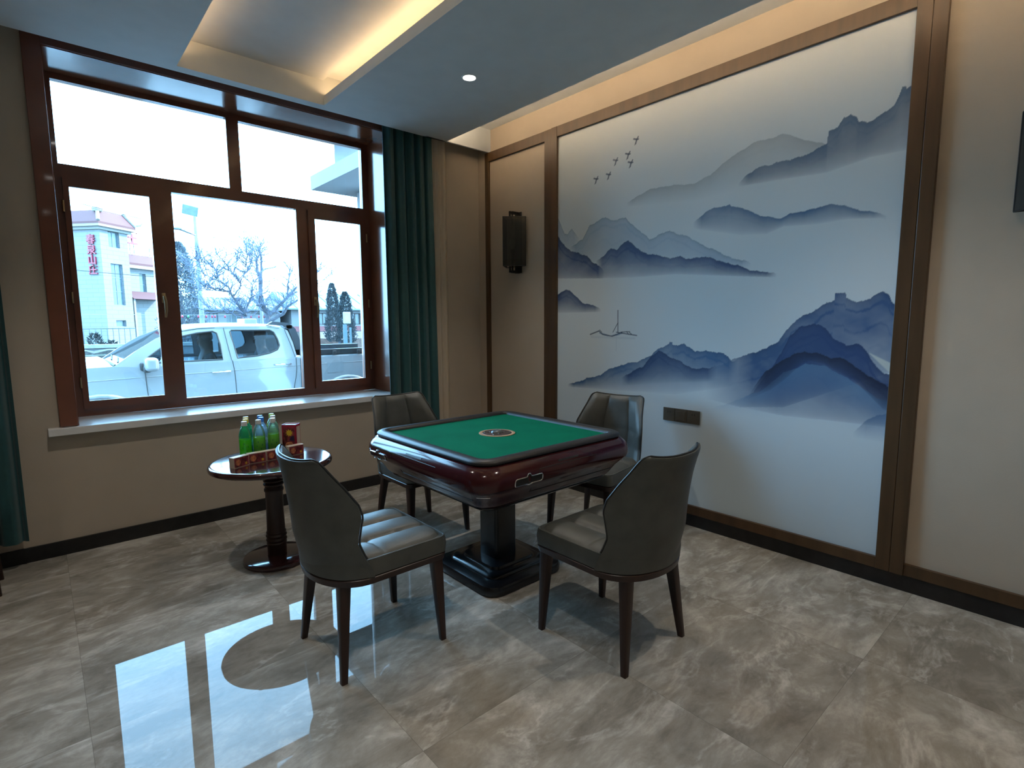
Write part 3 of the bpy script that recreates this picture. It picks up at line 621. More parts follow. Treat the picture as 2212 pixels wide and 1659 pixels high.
# each side: chip drawer with chrome outline, long seams, tile slot
for k in range(4):
    R = Matrix.Rotation(k * PI / 2, 4, 'Z')
    fn = lambda u, v, d: tuple(R @ Vector((-.5405 - d, -u, v)))       # local: left face seen from outside, u towards its left = +y
    # centre at u=-.30 so that it sits near that face's left end
    cx, cz, hw, hh = ((-.345, .676) if k % 2 == 0 else (-.268, .684)) + (.084, .017)
    outl = []
    def arc(cu, cv, r, a0, a1, n=6): return [(cu + r * math.cos(a0 + (a1 - a0) * i / n), cv + r * math.sin(a0 + (a1 - a0) * i / n)) for i in range(n + 1)]
    outl += arc(cx + hw - .012, cz - hh + .012, .012, -PI / 2, 0) + arc(cx + hw - .012, cz + hh - .012, .012, 0, PI / 2)
    outl += [(cx + .022, cz + hh)] + arc(cx, cz + hh, .013, .1, PI - .1) + [(cx - .022, cz + hh)]
    outl += arc(cx - hw + .012, cz + hh - .012, .012, PI / 2, PI) + arc(cx - hw + .012, cz - hh + .012, .012, PI, 1.5 * PI)
    outl += [(cx - .022, cz - hh)] + arc(cx, cz - hh, .009, PI + .1, 2 * PI - .1) + [(cx + .022, cz - hh)]
    def surf(v):                                                     # bulging side: half width at height v
        return float(np.interp(v, [.592, .618, .640, .660, .664, .666, .682, .700, .722, .742], [.468, .486, .506, .526, .527, .534, .539, .540, .536, .525]))
    fs = lambda u, v, d: tuple(R @ Vector((-surf(v) - d, -u, v)))
    dr = obj('chip_drawer', prism(BM(), outl, fs, -.006, .0025), M_black, t)
    b = BM(); tube(b, [fs(u, v, .003) for u, v in outl], .0026, 6, True); obj('drawer_trim', b, M_chrome, dr, True)
    b = BM(); tube(b, [fs(cx - .02, cz - hh + .001, .004), fs(cx, cz - hh - .005, .010), fs(cx + .02, cz - hh + .001, .004)], .004, 8); obj('drawer_pull', b, M_chrome, dr, True)
    b = BM(); tube(b, [fs(-.20, .722, .0005), fs(.20, .722, .0005)], .0014, 6); tube(b, [fs(-.20, .722, .0005), fs(-.205, .700, .0005), fs(-.205, .60, .0005)], .0014, 6)
    tube(b, [fs(.24, .728, .0005), fs(.24, .60, .0005)], .0014, 6); tube(b, [fs(-.205, .602, .0005), fs(.40, .602, .0005)], .0014, 6)
    obj('panel_seam', b, M_black, t)
    b = BM(); prism(b, [(-.07, .732), (.07, .732), (.07, .739), (-.07, .739)], fs, -.004, .0015); obj('tile_slot', b, M_black, t)
    b = BM(); q = [tuple(R @ Vector((-.405 - (.108 + .0015) * math.cos(a), -(.405 + (.108 + .0015) * math.sin(a)), .636))) for a in [PI / 4 + (i - 3) * .09 for i in range(7)]]
    tube(b, q, .0028, 6); obj('corner_strip', b, M_chrome, t, True)

# ------------------------------------------------------------------ side table and what stands on it
SC = (.961, 3.178); ST = .602
t = thing('side_table', 'round dark pedestal side table below the window', 'side table', (*SC, 0))
obj('pedestal_base', lathe(BM(), [(.176, 0), (.184, .004), (.186, .018), (.182, .028), (.172, .033), (.06, .036)], 56), M_twood, t, True)
pr = [(.052, .034), (.052, .10), (.056, .105), (.052, .112), (.058, .125), (.052, .138), (.058, .150), (.052, .162), (.055, .17), (.050, .18), (.047, .30), (.048, .41), (.053, .418), (.053, .43), (.048, .436), (.048, .445)]
for k in range(5):
    z = .455 + .022 * k; pr += [(.047, z - .008), (.054, z - .003), (.056, z + .003), (.053, z + .009)]
pr += [(.048, .556), (.07, .566)]
obj('turned_column', lathe(BM(), pr, 36), M_cwood, t, True)
obj('tabletop', lathe(BM(), [(.30, .565), (.318, .567), (.328, .573), (.330, .584), (.326, .595), (.318, .601), (.305, ST)], 72), M_twood, t, True)

def liquid(name, col):
    m, nt, b = new_mat(name); N = nt.nodes; L = nt.links; N.remove(b); out = [n for n in N if n.type == 'OUTPUT_MATERIAL'][0]
    d = N.new('ShaderNodeBsdfDiffuse'); tl = N.new('ShaderNodeBsdfTranslucent'); tr = N.new('ShaderNodeBsdfTransparent'); gl = N.new('ShaderNodeBsdfGlossy'); gl.inputs['Roughness'].default_value = .05
    for n in (d, tl, tr): n.inputs['Color'].default_value = (*col, 1)
    a = N.new('ShaderNodeMixShader'); a.inputs[0].default_value = .65; L.new(d.outputs[0], a.inputs[1]); L.new(tl.outputs[0], a.inputs[2])
    c = N.new('ShaderNodeMixShader'); c.inputs[0].default_value = .35; L.new(a.outputs[0], c.inputs[1]); L.new(tr.outputs[0], c.inputs[2])
    e = N.new('ShaderNodeMixShader'); e.inputs[0].default_value = .06; L.new(c.outputs[0], e.inputs[1]); L.new(gl.outputs[0], e.inputs[2]); L.new(e.outputs[0], out.inputs['Surface']); return m
M_pet = see_through('clear_bottle_plastic', tint=(.86, .93, .90), haze=.10, hcol=(.7, .8, .8)); M_petg = see_through('green_bottle_plastic', tint=(.62, .86, .70), haze=.12, hcol=(.10, .50, .30)); M_petb = see_through('bluish_bottle_plastic', tint=(.88, .94, .98), haze=.10, hcol=(.5, .7, .85))
M_tea = liquid('green_tea', (.60, .95, .04)); M_sprite = liquid('emerald_soda', (.02, .70, .30)); M_water = liquid('water_body', (.85, .92, .96)); M_yel = liquid('yellow_green_tea', (.55, .75, .10))
cap_w = mat('white_cap', (.72, .72, .70), .4); cap_y = mat('yellow_cap', (.75, .55, .05), .4); cap_b = mat('blue_cap', (.03, .20, .75), .4); cap_g = mat('lime_cap', (.40, .62, .05), .4)
lab_w = mat('blue_white_label', (.35, .60, .85), .4, var=.5, vscale=90); lab_g = mat('green_label', (.05, .42, .25), .4, var=.6, vscale=90); lab_t = mat('dark_green_print', (.06, .18, .02), .5)
def bottle(x, y, pet, liq, capm, label, h=.222, lv=.128, lab=None, shoulder=.150):
    t = thing('drink_bottle', label, 'bottle', (x, y, ST), 0, 'drink bottles on the side table')
    R0 = .0325
    pr = [(.024, 0), (.031, .004), (R0, .014), (R0, .050), (.0312, .054), (R0, .058), (R0, shoulder - .02), (.031, shoulder), (.025, shoulder + .022), (.016, h - .032), (.0125, h - .026), (.0125, h - .006)]
    obj('plastic_body', lathe(BM(), pr, 28), pet, t, True)
    ins = [(max(.002, r - .0016), z + .002) for r, z in pr if z < lv] + [(R0 - .0016, lv), (.01, lv + .0005)]
    obj('drink', lathe(BM(), ins, 28), liq, t, True)
    b = BM(); lathe(b, [(.0150, h - .021), (.0152, h - .003), (.014, h), (.004, h)], 24); lathe(b, [(.0152, h - .026), (.0158, h - .023), (.0152, h - .022)], 24); obj('cap', b, capm, t, True)
    if lab is not None: obj('label_band', lathe(BM(), [(R0 + .0004, .062), (R0 + .0008, .063), (R0 + .0008, .112), (R0 + .0004, .113)], 28, cap=(False, False)), lab, t, True)
    else:
        b = BM(); 
        for k in range(5):
            for q in range(3):
                a = -PI / 2 - .75 + .22 * k; zz = .050 + .018 * q + .006 * ((k * 7 + q * 3) % 3)
                fn = lambda u, v, d: ((R0 + d) * math.cos(a + u), (R0 + d) * math.sin(a + u), zz + v)
                if (k * 3 + q) % 4 == 1: prism(b, [(0, 0), (.12, 0), (.12, .009), (0, .009)], fn, -.001, .0006)
        obj('print', b, lab_t, t)
bx = [(.852, 3.262), (.925, 3.262), (1.000, 3.262)]
bottle(.848, 3.268, M_petg, M_tea, cap_w, 'bottle of green tea with white cap, front row end away from the red box', lv=.118)
bottle(.924, 3.268, M_pet, M_tea, cap_w, 'bottle of green tea with white cap and clear neck, middle of the front row', lv=.122)
bottle(1.004, 3.268, M_pet, M_tea, cap_w, 'bottle of green tea with white cap, front row beside the red box', lv=.130)
bottle(.876, 3.345, M_petg, M_sprite, cap_y, 'emerald soda bottle with yellow cap, middle row', lv=.165, lab=lab_g)
bottle(.962, 3.345, M_petb, M_water, cap_b, 'water bottle with blue cap and blue label, middle row', lv=.16, lab=lab_w)
bottle(1.034, 3.362, M_pet, M_yel, cap_w, 'pale drink bottle with white cap behind the red box, middle row', lv=.15, lab=lab_w)
bottle(.898, 3.420, M_petg, M_sprite, cap_y, 'emerald soda bottle with yellow cap, row nearest the window', lv=.165, lab=lab_g)
bottle(.978, 3.420, M_petb, M_water, cap_b, 'water bottle with blue cap, row nearest the window', lv=.16, lab=lab_w)
bottle(1.050, 3.436, M_pet, M_yel, cap_g, 'pale drink bottle with lime green cap, row nearest the window', lv=.15, lab=lab_w)

M_card = mat('card_box_print', (.22, .035, .045), .35, var=.9, vscale=45); M_cream = mat('cream_card', (.62, .52, .42), .45); M_red = mat('crimson_card', (.42, .015, .05), .35, var=.15); M_gold = mat('golden_star_print', (.80, .52, .04), .4); M_flesh = mat('orange_card_print', (.60, .22, .10), .45, var=.6, vscale=70); M_ink = mat('dark_blue_card_print', (.03, .02, .06), .4)
def card_box(x, y, rz, label, l=.096):
    t = thing('playing_card_box', label, 'card box', (x, y, ST), rz, 'row of card boxes on the side table')
    obj('carton', box(BM(), -l / 2, l / 2, -.0185, .0185, 0, .058, .001), M_cream, t)
    obj('picture_panel', box(BM(), -l / 2 + .004, l / 2 - .004, -.0192, -.0182, .004, .054), M_card, t)
    b = BM(); prism(b, [(.016 * math.cos(a) - .022, .030 + .018 * math.sin(a)) for a in [i * PI / 7 for i in range(14)]], lambda u, v, d: (u, d, v), -.0198, -.019); obj('portrait_print', b, M_flesh, t)
    b = BM(); prism(b, [((.010 if i % 2 else .004) * math.cos(i * PI / 8) + .028, .016 + (.010 if i % 2 else .005) * math.sin(i * PI / 8)) for i in range(16)], lambda u, v, d: (u, d, v), -.0198, -.019); obj('star_print', b, M_gold, t)
card_box(.775, 3.128, .42, 'small card box turned askew at the left end of the row on the side table')
card_box(.872, 3.160, .03, 'small card box second in the row, before the green tea bottles')
card_box(.970, 3.166, .05, 'small card box third in the row, half behind the chair back')
card_box(1.098, 3.196, .20, 'small card box in front of the tall red box')
t = thing('red_gift_carton', 'tall open crimson carton with a yellow star print beside the bottles', 'box', (1.118, 3.300, ST), -.75)
w_, d_, h_ = .043, .031, .168
b = BM()
box(b, -w_, w_, -d_, -d_ + .002, 0, h_); box(b, -w_, w_, d_ - .002, d_, 0, h_); box(b, -w_, -w_ + .002, -d_, d_, 0, h_); box(b, w_ - .002, w_, -d_, d_, 0, h_); box(b, -w_, w_, -d_, d_, 0, .002)
obj('carton', b, M_red, t)
obj('carton_lining', box(BM(), -w_ + .003, w_ - .003, -d_ + .003, d_ - .003, h_ - .02, h_ - .004), mat('greyish_card', (.55, .50, .50), .6), t)
obj('front_picture', box(BM(), -w_ + .008, w_ - .008, -d_ - .0008, -d_, .006, h_ - .016), M_card, t)
b = BM(); prism(b, [((.024 if i % 2 else .014) * math.cos(i * PI / 9) + .002, .118 + (.024 if i % 2 else .014) * math.sin(i * PI / 9)) for i in range(18)], lambda u, v, d: (u, d, v), -d_ - .0018, -d_ - .0008); obj('star_print', b, M_gold, t)
b = BM(); prism(b, [(-.026, .02), (.026, .02), (.026, .045), (.014, .062), (-.014, .062), (-.026, .045)], lambda u, v, d: (u, d, v), -d_ - .0016, -d_ - .0008); obj('portrait_print', b, M_flesh, t)
b = BM(); prism(b, [(0, .072), (.030, .066), (.030, .100), (.012, .098)], lambda u, v, d: (u, d, v), -d_ - .0014, -d_ - .0008); obj('dark_print', b, M_ink, t)
obj('side_picture', box(BM(), w_, w_ + .0008, -d_ + .008, d_ - .006, .010, h_ - .014), M_cream, t)

# stool whose leg just enters the picture at the left edge
t = thing('wooden_stool', 'dark wooden stool, only a leg showing at the frame edge below the curtain', 'stool', (-.385, 3.81, 0))
for sx in (-1, 1):
    for sy in (-1, 1):
        b = BM(); rings(b, [rr(.017, .017, .005, 0, 3, (sx * .13, sy * .12)), rr(.022, .022, .005, .42, 3, (sx * .105, sy * .10))]); obj('leg', b, M_cwood, t, True)
b = BM(); box(b, -.14, .14, -.135, .135, .42, .455, .01); obj('seat', b, M_cwood, t)

# ================================================================== OUTSIDE
GZ = -0.40
M_owhite = mat('weathered_white_paint', (0.2100, 0.2170, 0.2240), .5, var=.05)
M_ground = mat('dusty_concrete', (0.1057, 0.1029, 0.0973), .9, var=.15, vscale=.6)
M_asph = mat('grey_road', (0.0588, 0.0588, 0.0588), .9, var=.12, vscale=2)
struct('ground', box(BM(), -60, 110, 4.62, 150, GZ - .2, GZ), M_ground)
struct('road', box(BM(), -60, 110, 11.0, 16.2, GZ, GZ + .01), M_asph)
# outer shell of our own house beyond the panes: porch canopy and pillar
M_render = mat('pale_exterior_render', (0.1526, 0.1470, 0.1470), .85, var=.06, vscale=2)
M_brick = mat('dark_red_brick_face', (0.0588, 0.0203, 0.0175), .8, var=.5, vscale=40)
bm = BM(); box(bm, 2.78, 9.0, 4.62, 7.0, 3.07, 3.24); box(bm, 2.98, 9.0, 4.62, 6.7, 3.24, 3.62); box(bm, 2.62, 9.0, 4.62, 6.9, 3.66, 3.74); box(bm, 2.80, 9.0, 4.62, 6.8, 3.74, 3.86)
struct('porch_canopy', bm, M_render)
struct('pillar', box(BM(), 3.30, 3.62, 6.40, 6.78, GZ, 3.07), M_render)
struct('wall_exterior_1', box(BM(), 3.62, 9, 6.3, 6.5, GZ, 3.07), M_brick)

# ---------------------------------------------------------------- pickup truck
M_paint = mat('white_truck_paint', (0.1589, 0.1708, 0.1764), .25, coat=.6, var=.02)
M_rub = mat('black_rubber_trim', (0.0090, 0.0090, 0.0090), .6); M_tglass = see_through('tinted_car_glass', tint=(.72, .80, .84), ior=1.22)
M_cab = mat('dark_cab_lining', (.004, .004, .005), .8); M_seat = mat('charcoal_seat_cloth', (.004, .004, .005), .85)
YN, YF = 8.0, 9.85
tk = thing('pickup_truck', 'white double cab pickup truck parked outside the window', 'truck', (1.9, 8.92, GZ))
tinv = Matrix.Translation(-Vector(tk.location))
def tp(name, bm, m, parent=None, smooth=False, angle=40):
    o = obj(name, bm, m, parent or tk, smooth, angle)
    o.matrix_parent_inverse = tinv if parent is None else Matrix.Identity(4)
    return o
fxz = lambda u, v, d: (u, d, v)
def arcp(cx, cz, r, a0, a1, n): return [(cx + r * math.cos(a0 + (a1 - a0) * i / n), cz + r * math.sin(a0 + (a1 - a0) * i / n)) for i in range(n + 1)]
FA, RA, AZ = .50, 3.62, .02
prof = [(-.82, -.10), (-.02, -.14)] + arcp(FA, AZ, .50, PI * 1.07, -PI * .07, 16) + [(1.1, -.16), (3.0, -.16)] + arcp(RA, AZ, .52, PI * 1.09, -PI * .09, 16) + [(4.2, -.10), (4.66, -.05), (4.68, .90), (2.92, .90), (2.84, .885), (.95, .845), (.66, .87), (.30, .86), (-.20, .80), (-.55, .72), (-.76, .60), (-.86, .40)]
bm = BM(); prism(bm, prof, fxz, YN, YF)
eg = [e for e in bm.edges if abs(e.verts[0].co.y - e.verts[1].co.y) < 1e-6]
bmesh.ops.bevel(bm, geom=eg, offset=.035, segments=3, affect='EDGES', profile=.6)
body = tp('truck_body', bm, M_paint, smooth=True, angle=35)
# hood crown, shoulder crease and wheel flares
bm = BM(); rs = []
for y, dz, in_ in ((YN + .03, 0, 0), (YN + .16, .045, .03), (YN + .5, .075, .05), (8.925, .085, .06), (YF - .5, .075, .05), (YF - .16, .045, .03), (YF - .03, 0, 0)):
    rs.append([(-.55 + in_, y, .70), (.66 - in_, y, .84), (.66 - in_, y, .865 + dz), (.30, y, .862 + dz), (-.20, y, .80 + dz), (-.55 + in_, y, .715 + dz * .6)])
rings(bm, rs); tp('hood', bm, M_paint, smooth=True, angle=50)
bm = BM()
for cx, r in ((FA, .50), (RA, .52)):
    for i in range(1): tube(bm, [(cx + r * math.cos(a), YN - .004, AZ + r * math.sin(a)) for a in [PI * (1.05 - 1.10 * k / 20) for k in range(21)]], .035, 8)
tube(bm, [(x, YN - .001, z) for x, z in ((-.4, .62), (.2, .70), (.95, .72), (2.0, .74), (2.85, .76), (3.6, .77), (4.6, .78))], .004, 6)
tp('wheel_flare', bm, M_paint, smooth=True, angle=80)
bm = BM(); tube(bm, arcp3 := [(RA + .475 * math.cos(a), YN + .03, AZ + .475 * math.sin(a)) for a in [PI * (1.05 - 1.10 * k / 20) for k in range(21)]], .022, 6); tp('arch_liner', bm, M_rub)
for cx in (FA, RA):
    for y in (YN + .04, YF - .27):
        b = BM(); lathe(b, [(.20, 0), (.36, .0), (.39, .03), (.39, .20), (.36, .23), (.20, .23)], 36)
        bmesh.ops.transform(b, matrix=Matrix.Translation((cx, y + .23, AZ)) @ Matrix.Rotation(PI / 2, 4, 'X'), verts=b.verts)
        w = tp('wheel', b, M_rub, smooth=True)
        b = BM(); lathe(b, [(.05, -.01), (.20, -.004), (.23, .004), (.23, .22), (.05, .22)], 24)
        bmesh.ops.transform(b, matrix=Matrix.Translation((cx, y + .225, AZ)) @ Matrix.Rotation(PI / 2, 4, 'X'), verts=b.verts)
        tp('wheel_rim', b, M_chrome, w, True)
lean = lambda z: .02 + max(0, z - .86) * .26
side = [(.66, .86), (.95, .845), (2.84, .88), (2.86, .90), (2.83, 1.10), (2.78, 1.27), (2.69, 1.325), (2.43, 1.345), (1.93, 1.345), (1.62, 1.33), (1.38, 1.295), (1.15, 1.20), (.90, 1.04)]
fwn = [(1.00, .89), (1.87, .895), (1.86, 1.10), (1.835, 1.25), (1.79, 1.275), (1.60, 1.255), (1.42, 1.215), (1.20, 1.09), (1.02, .955)]
rwn = [(2.055, .905), (2.33, .925), (2.49, .955), (2.60, 1.00), (2.635, 1.06), (2.62, 1.15), (2.58, 1.25), (2.53, 1.28), (2.02, 1.285), (2.00, 1.265)]
for nm, yy, sg in (('near', YN, 1), ('far', YF, -1)):
    f = lambda u, v, d, yy=yy, sg=sg: (u, yy + sg * (lean(v) + d), v)
    tp('cab_side', plate(BM(), side, [fwn, rwn], f, 0, .03), M_paint, smooth=True, angle=30)
    for wn in (fwn, rwn):
        g = tp('side_window', prism(BM(), wn, f, .012, .016), M_tglass)
        b = BM(); tube(b, [f(u, v, .004) for u, v in wn], .011, 6, True); tp('window_seal', b, M_rub, g)
roofp = [(1.36, 1.30), (1.62, 1.335), (1.93, 1.352), (2.43, 1.352), (2.69, 1.33), (2.79, 1.27), (2.77, 1.24), (2.66, 1.295), (2.43, 1.315), (1.93, 1.315), (1.62, 1.30), (1.38, 1.265)]
bm = BM(); rs = []
for y, dz in ((YN + .135, -.012), (YN + .20, .008), (YN + .45, .03), (8.925, .042), (YF - .45, .03), (YF - .20, .008), (YF - .135, -.012)): rs.append([(x, y, z + dz) for x, z in roofp])
rings(bm, rs); tp('roof', bm, M_paint, smooth=True, angle=60)
fw_ = lambda u, v, d: (.70 + u * .68 + d, YN + .05 + (YF - YN - .10) * v + (.10 * u) * (1 - 2 * v), .875 + u * .41 + d)
tp('windscreen', prism(BM(), [(0, 0), (1, 0), (1, 1), (0, 1)], fw_, 0, .006), M_tglass)
b = BM(); tube(b, [fw_(-.03, .0, .01), fw_(-.03, .5, .01), fw_(-.03, 1, .01)], .02, 6); tube(b, [fw_(.02, .12, .02), fw_(.10, .45, .022)], .008, 6); tube(b, [fw_(.02, .55, .02), fw_(.10, .9, .022)], .008, 6); tp('wiper', b, M_rub)
fr_ = lambda u, v, d: (2.82 - u * .09 + d, YN + .10 + (YF - YN - .20) * v, .93 + u * .33)
tp('rear_window', prism(BM(), [(0, .08), (1, .08), (1, .92), (0, .92)], fr_, 0, .005), M_tglass)
b = BM(); box(b, 1.0, 2.84, YN + .06, YF - .06, .10, .16); box(b, .74, 1.06, YN + .08, YF - .08, .72, .875, .03); box(b, .98, 2.84, YN + .045, YN + .075, .16, .87); box(b, .98, 2.84, YF - .075, YF - .045, .16, .87); tp('cab_interior', b, M_cab)
def seat(x, y):
    b = BM(); box(b, x - .02, x + .46, y - .24, y + .24, .30, .44, .05)
    rings(b, [[(x + .40 + dx + tx, y + q * w, z) for tx, q in ((0, -1), (0, 1), (.10, 1), (.10, -1))] for z, dx, w in ((.40, 0, .24), (.70, .06, .25), (.92, .11, .20))])
    box(b, x + .52, x + .61, y - .13, y + .13, .95, 1.13, .03); box(b, x + .55, x + .58, y - .06, y - .04, .90, .97); box(b, x + .55, x + .58, y + .04, y + .06, .90, .97)
    tp('cab_seat', b, M_seat, smooth=True)
seat(1.42, 8.45); seat(1.42, 9.35); seat(2.20, 8.45); seat(2.20, 9.35)
b = BM(); tube(b, [(1.20 + .10 * math.sin(a) , 8.45 + .18 * math.cos(a), .86 + .15 * math.sin(a)) for a in [2 * PI * k / 24 for k in range(24)]], .014, 6, True); tube(b, [(1.03, 8.45, .78), (1.20, 8.45, .86)], .02, 6); tp('steering_wheel', b, M_rub)
ys = lambda z: YN + lean(z) - .002 if z > .885 else YN - .003
b = BM()
for ln in ([(.975, .84), (.985, .60), (1.0, .30), (1.02, -.10)], [(1.925, 1.325), (1.95, 1.10), (1.975, .89), (1.98, .87), (2.0, .72), (2.01, .40), (2.01, -.10)], [(2.735, 1.29), (2.80, 1.05), (2.83, .895), (2.835, .87), (2.84, .72), (2.82, .58), (2.78, .40)], [(2.9, .86), (2.9, -.10)], [(1.20, 1.225), (1.38, 1.275), (1.62, 1.312), (1.93, 1.328), (2.43, 1.328), (2.66, 1.308)]):
    tube(b, [(x, ys(z), z) for x, z in ln], .0045, 4)
tp('door_seam', b, M_rub)
for x, z in ((1.83, .735), (2.64, .79)):
    b = BM(); box(b, x - .115, x + .115, YN - .045, YN - .028, z - .012, z + .012, .006); box(b, x - .11, x - .08, YN - .03, YN + .0, z - .01, z + .01); box(b, x + .08, x + .11, YN - .03, YN, z - .01, z + .01); tp('door_handle', b, M_chrome, smooth=True)
b = BM(); prism(b, [(3.30, .62), (3.56, .62), (3.56, .78), (3.30, .78)], fxz, YN - .004, YN + .01); tp('fuel_flap', b, M_paint)
b = BM(); box(b, .93, 1.05, YN - .06, YN + .05, .80, .90, .02); box(b, .95, 1.02, YN - .22, YN - .04, .79, .86, .02); mr = tp('wing_mirror', b, M_rub, smooth=True)
b = BM(); box(b, .955, 1.10, YN - .27, YN - .07, .80, .97, .045, 4); tp('mirror_cover', b, M_paint, mr, True)
b = BM(); box(b, 2.92, 4.66, YN + .0, YN + .09, .90, .985, .01); box(b, 2.92, 4.66, YF - .09, YF, .90, .985, .01); box(b, 2.92, 4.66, YN + .09, YF - .09, .86, .90)
for x in (3.42, 3.82, 4.3): box(b, x - .03, x + .03, YN - .02, YN + .0, .90, .955, .006)
tp('bed_rail', b, M_rub)
b = BM(); prism(b, [(2.50, 1.36), (2.58, 1.405), (2.80, 1.385), (2.90, 1.30), (3.00, 1.00), (3.06, .985), (2.90, .985), (2.86, 1.10), (2.80, 1.29), (2.74, 1.345)], fxz, YN + .14, YN + .22)
prism(b, [(2.50, 1.36), (2.58, 1.405), (2.80, 1.385), (2.90, 1.30), (3.00, 1.00), (3.06, .985), (2.90, .985), (2.86, 1.10), (2.80, 1.29), (2.74, 1.345)], fxz, YF - .22, YF - .14)
box(b, 2.76, 2.86, YN + .14, YF - .14, 1.29, 1.36, .01); prism(b, [(3.05, .985), (3.52, .985), (3.46, 1.045), (3.05, 1.055)], fxz, YN + .12, YN + .20); tp('sport_bar', b, mat('dark_blue_grey_plastic', (0.0245, 0.0297, 0.0350), .5))
b = BM(); box(b, 2.30, 2.47, 8.5, 8.9, 1.37, 1.45, .012); tp('roof_beacon_box', b, M_owhite)
b = BM(); box(b, -.95, -.78, YN + .10, YF - .10, -.12, .12, .04); box(b, 4.66, 4.80, YN + .1, YF - .1, -.12, .05, .03); tp('bumper', b, M_rub, smooth=True)

M_skin = mat('skin', (.03, .017, .012), .6); M_jack = mat('dark_jacket_cloth', (.004, .005, .006), .85); M_hair = mat('black_hair', (.012, .010, .010), .5); M_jack2 = mat('maroon_jacket_cloth', (.012, .006, .007), .85)
def skin_fig(name, nodes, edges, m, parent, root=0):
    me = bpy.data.meshes.new(name); me.from_pydata([n[0] for n in nodes], edges, []); me.materials.append(m)
    o = link(bpy.data.objects.new(name, me), parent)
    md = o.modifiers.new('skin', 'SKIN'); md.use_smooth_shade = True
    for i, n in enumerate(nodes):
        sv = me.skin_vertices[0].data[i]; sv.radius = (n[1], n[1]); sv.use_root = (i == root)
    s = o.modifiers.new('sub', 'SUBSURF'); s.levels = 1; s.render_levels = 2
    return o
def sitter(x, y, z, label, cloth, reach, scl=1.0):
    """seated figure facing -x, pelvis at x,y,z; local axes: forward = -x"""
    t = thing('person', label, 'person', (x, y, z), 0)
    P = [((0, 0, .0), .13), ((.03, 0, .18), .125), ((.06, 0, .36), .14), ((.06, 0, .48), .09), ((.045, 0, .56), .052), ((.03, 0, .64), .082), ((.02, 0, .73), .088), ((.022, 0, .80), .062), ((-.068, 0, .672), .014)]
    Ed = [(0, 1), (1, 2), (2, 3), (3, 4), (4, 5), (5, 6), (6, 7), (5, 8)]
    for s in (-1, 1):
        i = len(P)
        P += [((.07, s * .17, .45), .062), ((.0, s * .22, .27), .046), ((-.14, s * .20, .16), .040)]
        hx, hz = (-.36, .30) if reach else (-.33, .10)
        P += [((hx, s * .15, hz), .030), ((hx - .05, s * .145, hz + .01), .034)]
        Ed += [(3, i), (i, i + 1), (i + 1, i + 2), (i + 2, i + 3), (i + 3, i + 4)]
        for f in range(4):
            j = len(P); a = (f - 1.5) * .018
            P += [((hx - .085, s * .145 + a, hz + .006), .010), ((hx - .115, s * .145 + a * 1.1, hz - .012), .009), ((hx - .115, s * .145 + a, hz - .036), .008)]; Ed += [(i + 4, j), (j, j + 1), (j + 1, j + 2)]
        j = len(P); P += [((hx - .045, s * .105, hz + .008), .011), ((hx - .075, s * .09, hz - .006), .009)]; Ed += [(i + 4, j), (j, j + 1)]
        j = len(P); P += [((-.04, s * .10, -.02), .095), ((-.42, s * .12, .02), .068), ((-.46, s * .12, -.20), .052), ((-.47, s * .12, -.40), .038), ((-.56, s * .12, -.41), .034)]
        Ed += [(0, j), (j, j + 1), (j + 1, j + 2), (j + 2, j + 3), (j + 3, j + 4)]
    skin_fig('body', P, Ed, M_skin, t)
    J = [((0, 0, .0), .15), ((.03, 0, .18), .145), ((.06, 0, .36), .16), ((.06, 0, .475), .085)]; Je = [(0, 1), (1, 2), (2, 3)]
    for s in (-1, 1):
        i = len(J); J += [((.07, s * .17, .45), .078), ((.0, s * .22, .27), .060), ((-.14, s * .20, .16), .052), ((-.30, s * .165, .265 if reach else .11), .042)]; Je += [(2, i), (i, i + 1), (i + 1, i + 2), (i + 2, i + 3)]
    skin_fig('jacket', J, Je, cloth, t)
    b = BM(); bmesh.ops.create_icosphere(b, subdivisions=3, radius=1)
    for v in b.verts:
        q = v.co; f = 1 + .04 * math.sin(9 * q.x + 5 * q.z) * math.cos(7 * q.y)
        v.co = Vector((.040 + q.x * .098 * f, q.y * .092 * f, .745 + q.z * .092 * f))
    bmesh.ops.delete(b, geom=[v for v in b.verts if v.co.z < .66 or (v.co.x < -.035 and v.co.z < .77)], context='VERTS')
    obj('hair', b, M_hair, t, True)
    b = BM()
    for s in (-1, 1):
        lathe(b, [(.004, -.006), (.010, 0), (.004, .006)], 10, (-.052, s * .030)); 
    for v in b.verts: v.co.z += .715
    obj('eyes', b, M_owhite, t, True)
    b = BM(); box(b, -.064, -.050, -.022, .022, .632, .640, .003); obj('mouth', b, mat('lip', (0.0500, 0.0180, 0.0160), .5), t)
    return t
sitter(1.72, 8.45, .46, 'person with black hair and dark jacket seated at the wheel of the white truck', M_jack, True)
sitter(2.46, 8.47, .46, 'person in a maroon jacket seated behind the truck driver', M_jack2, False)

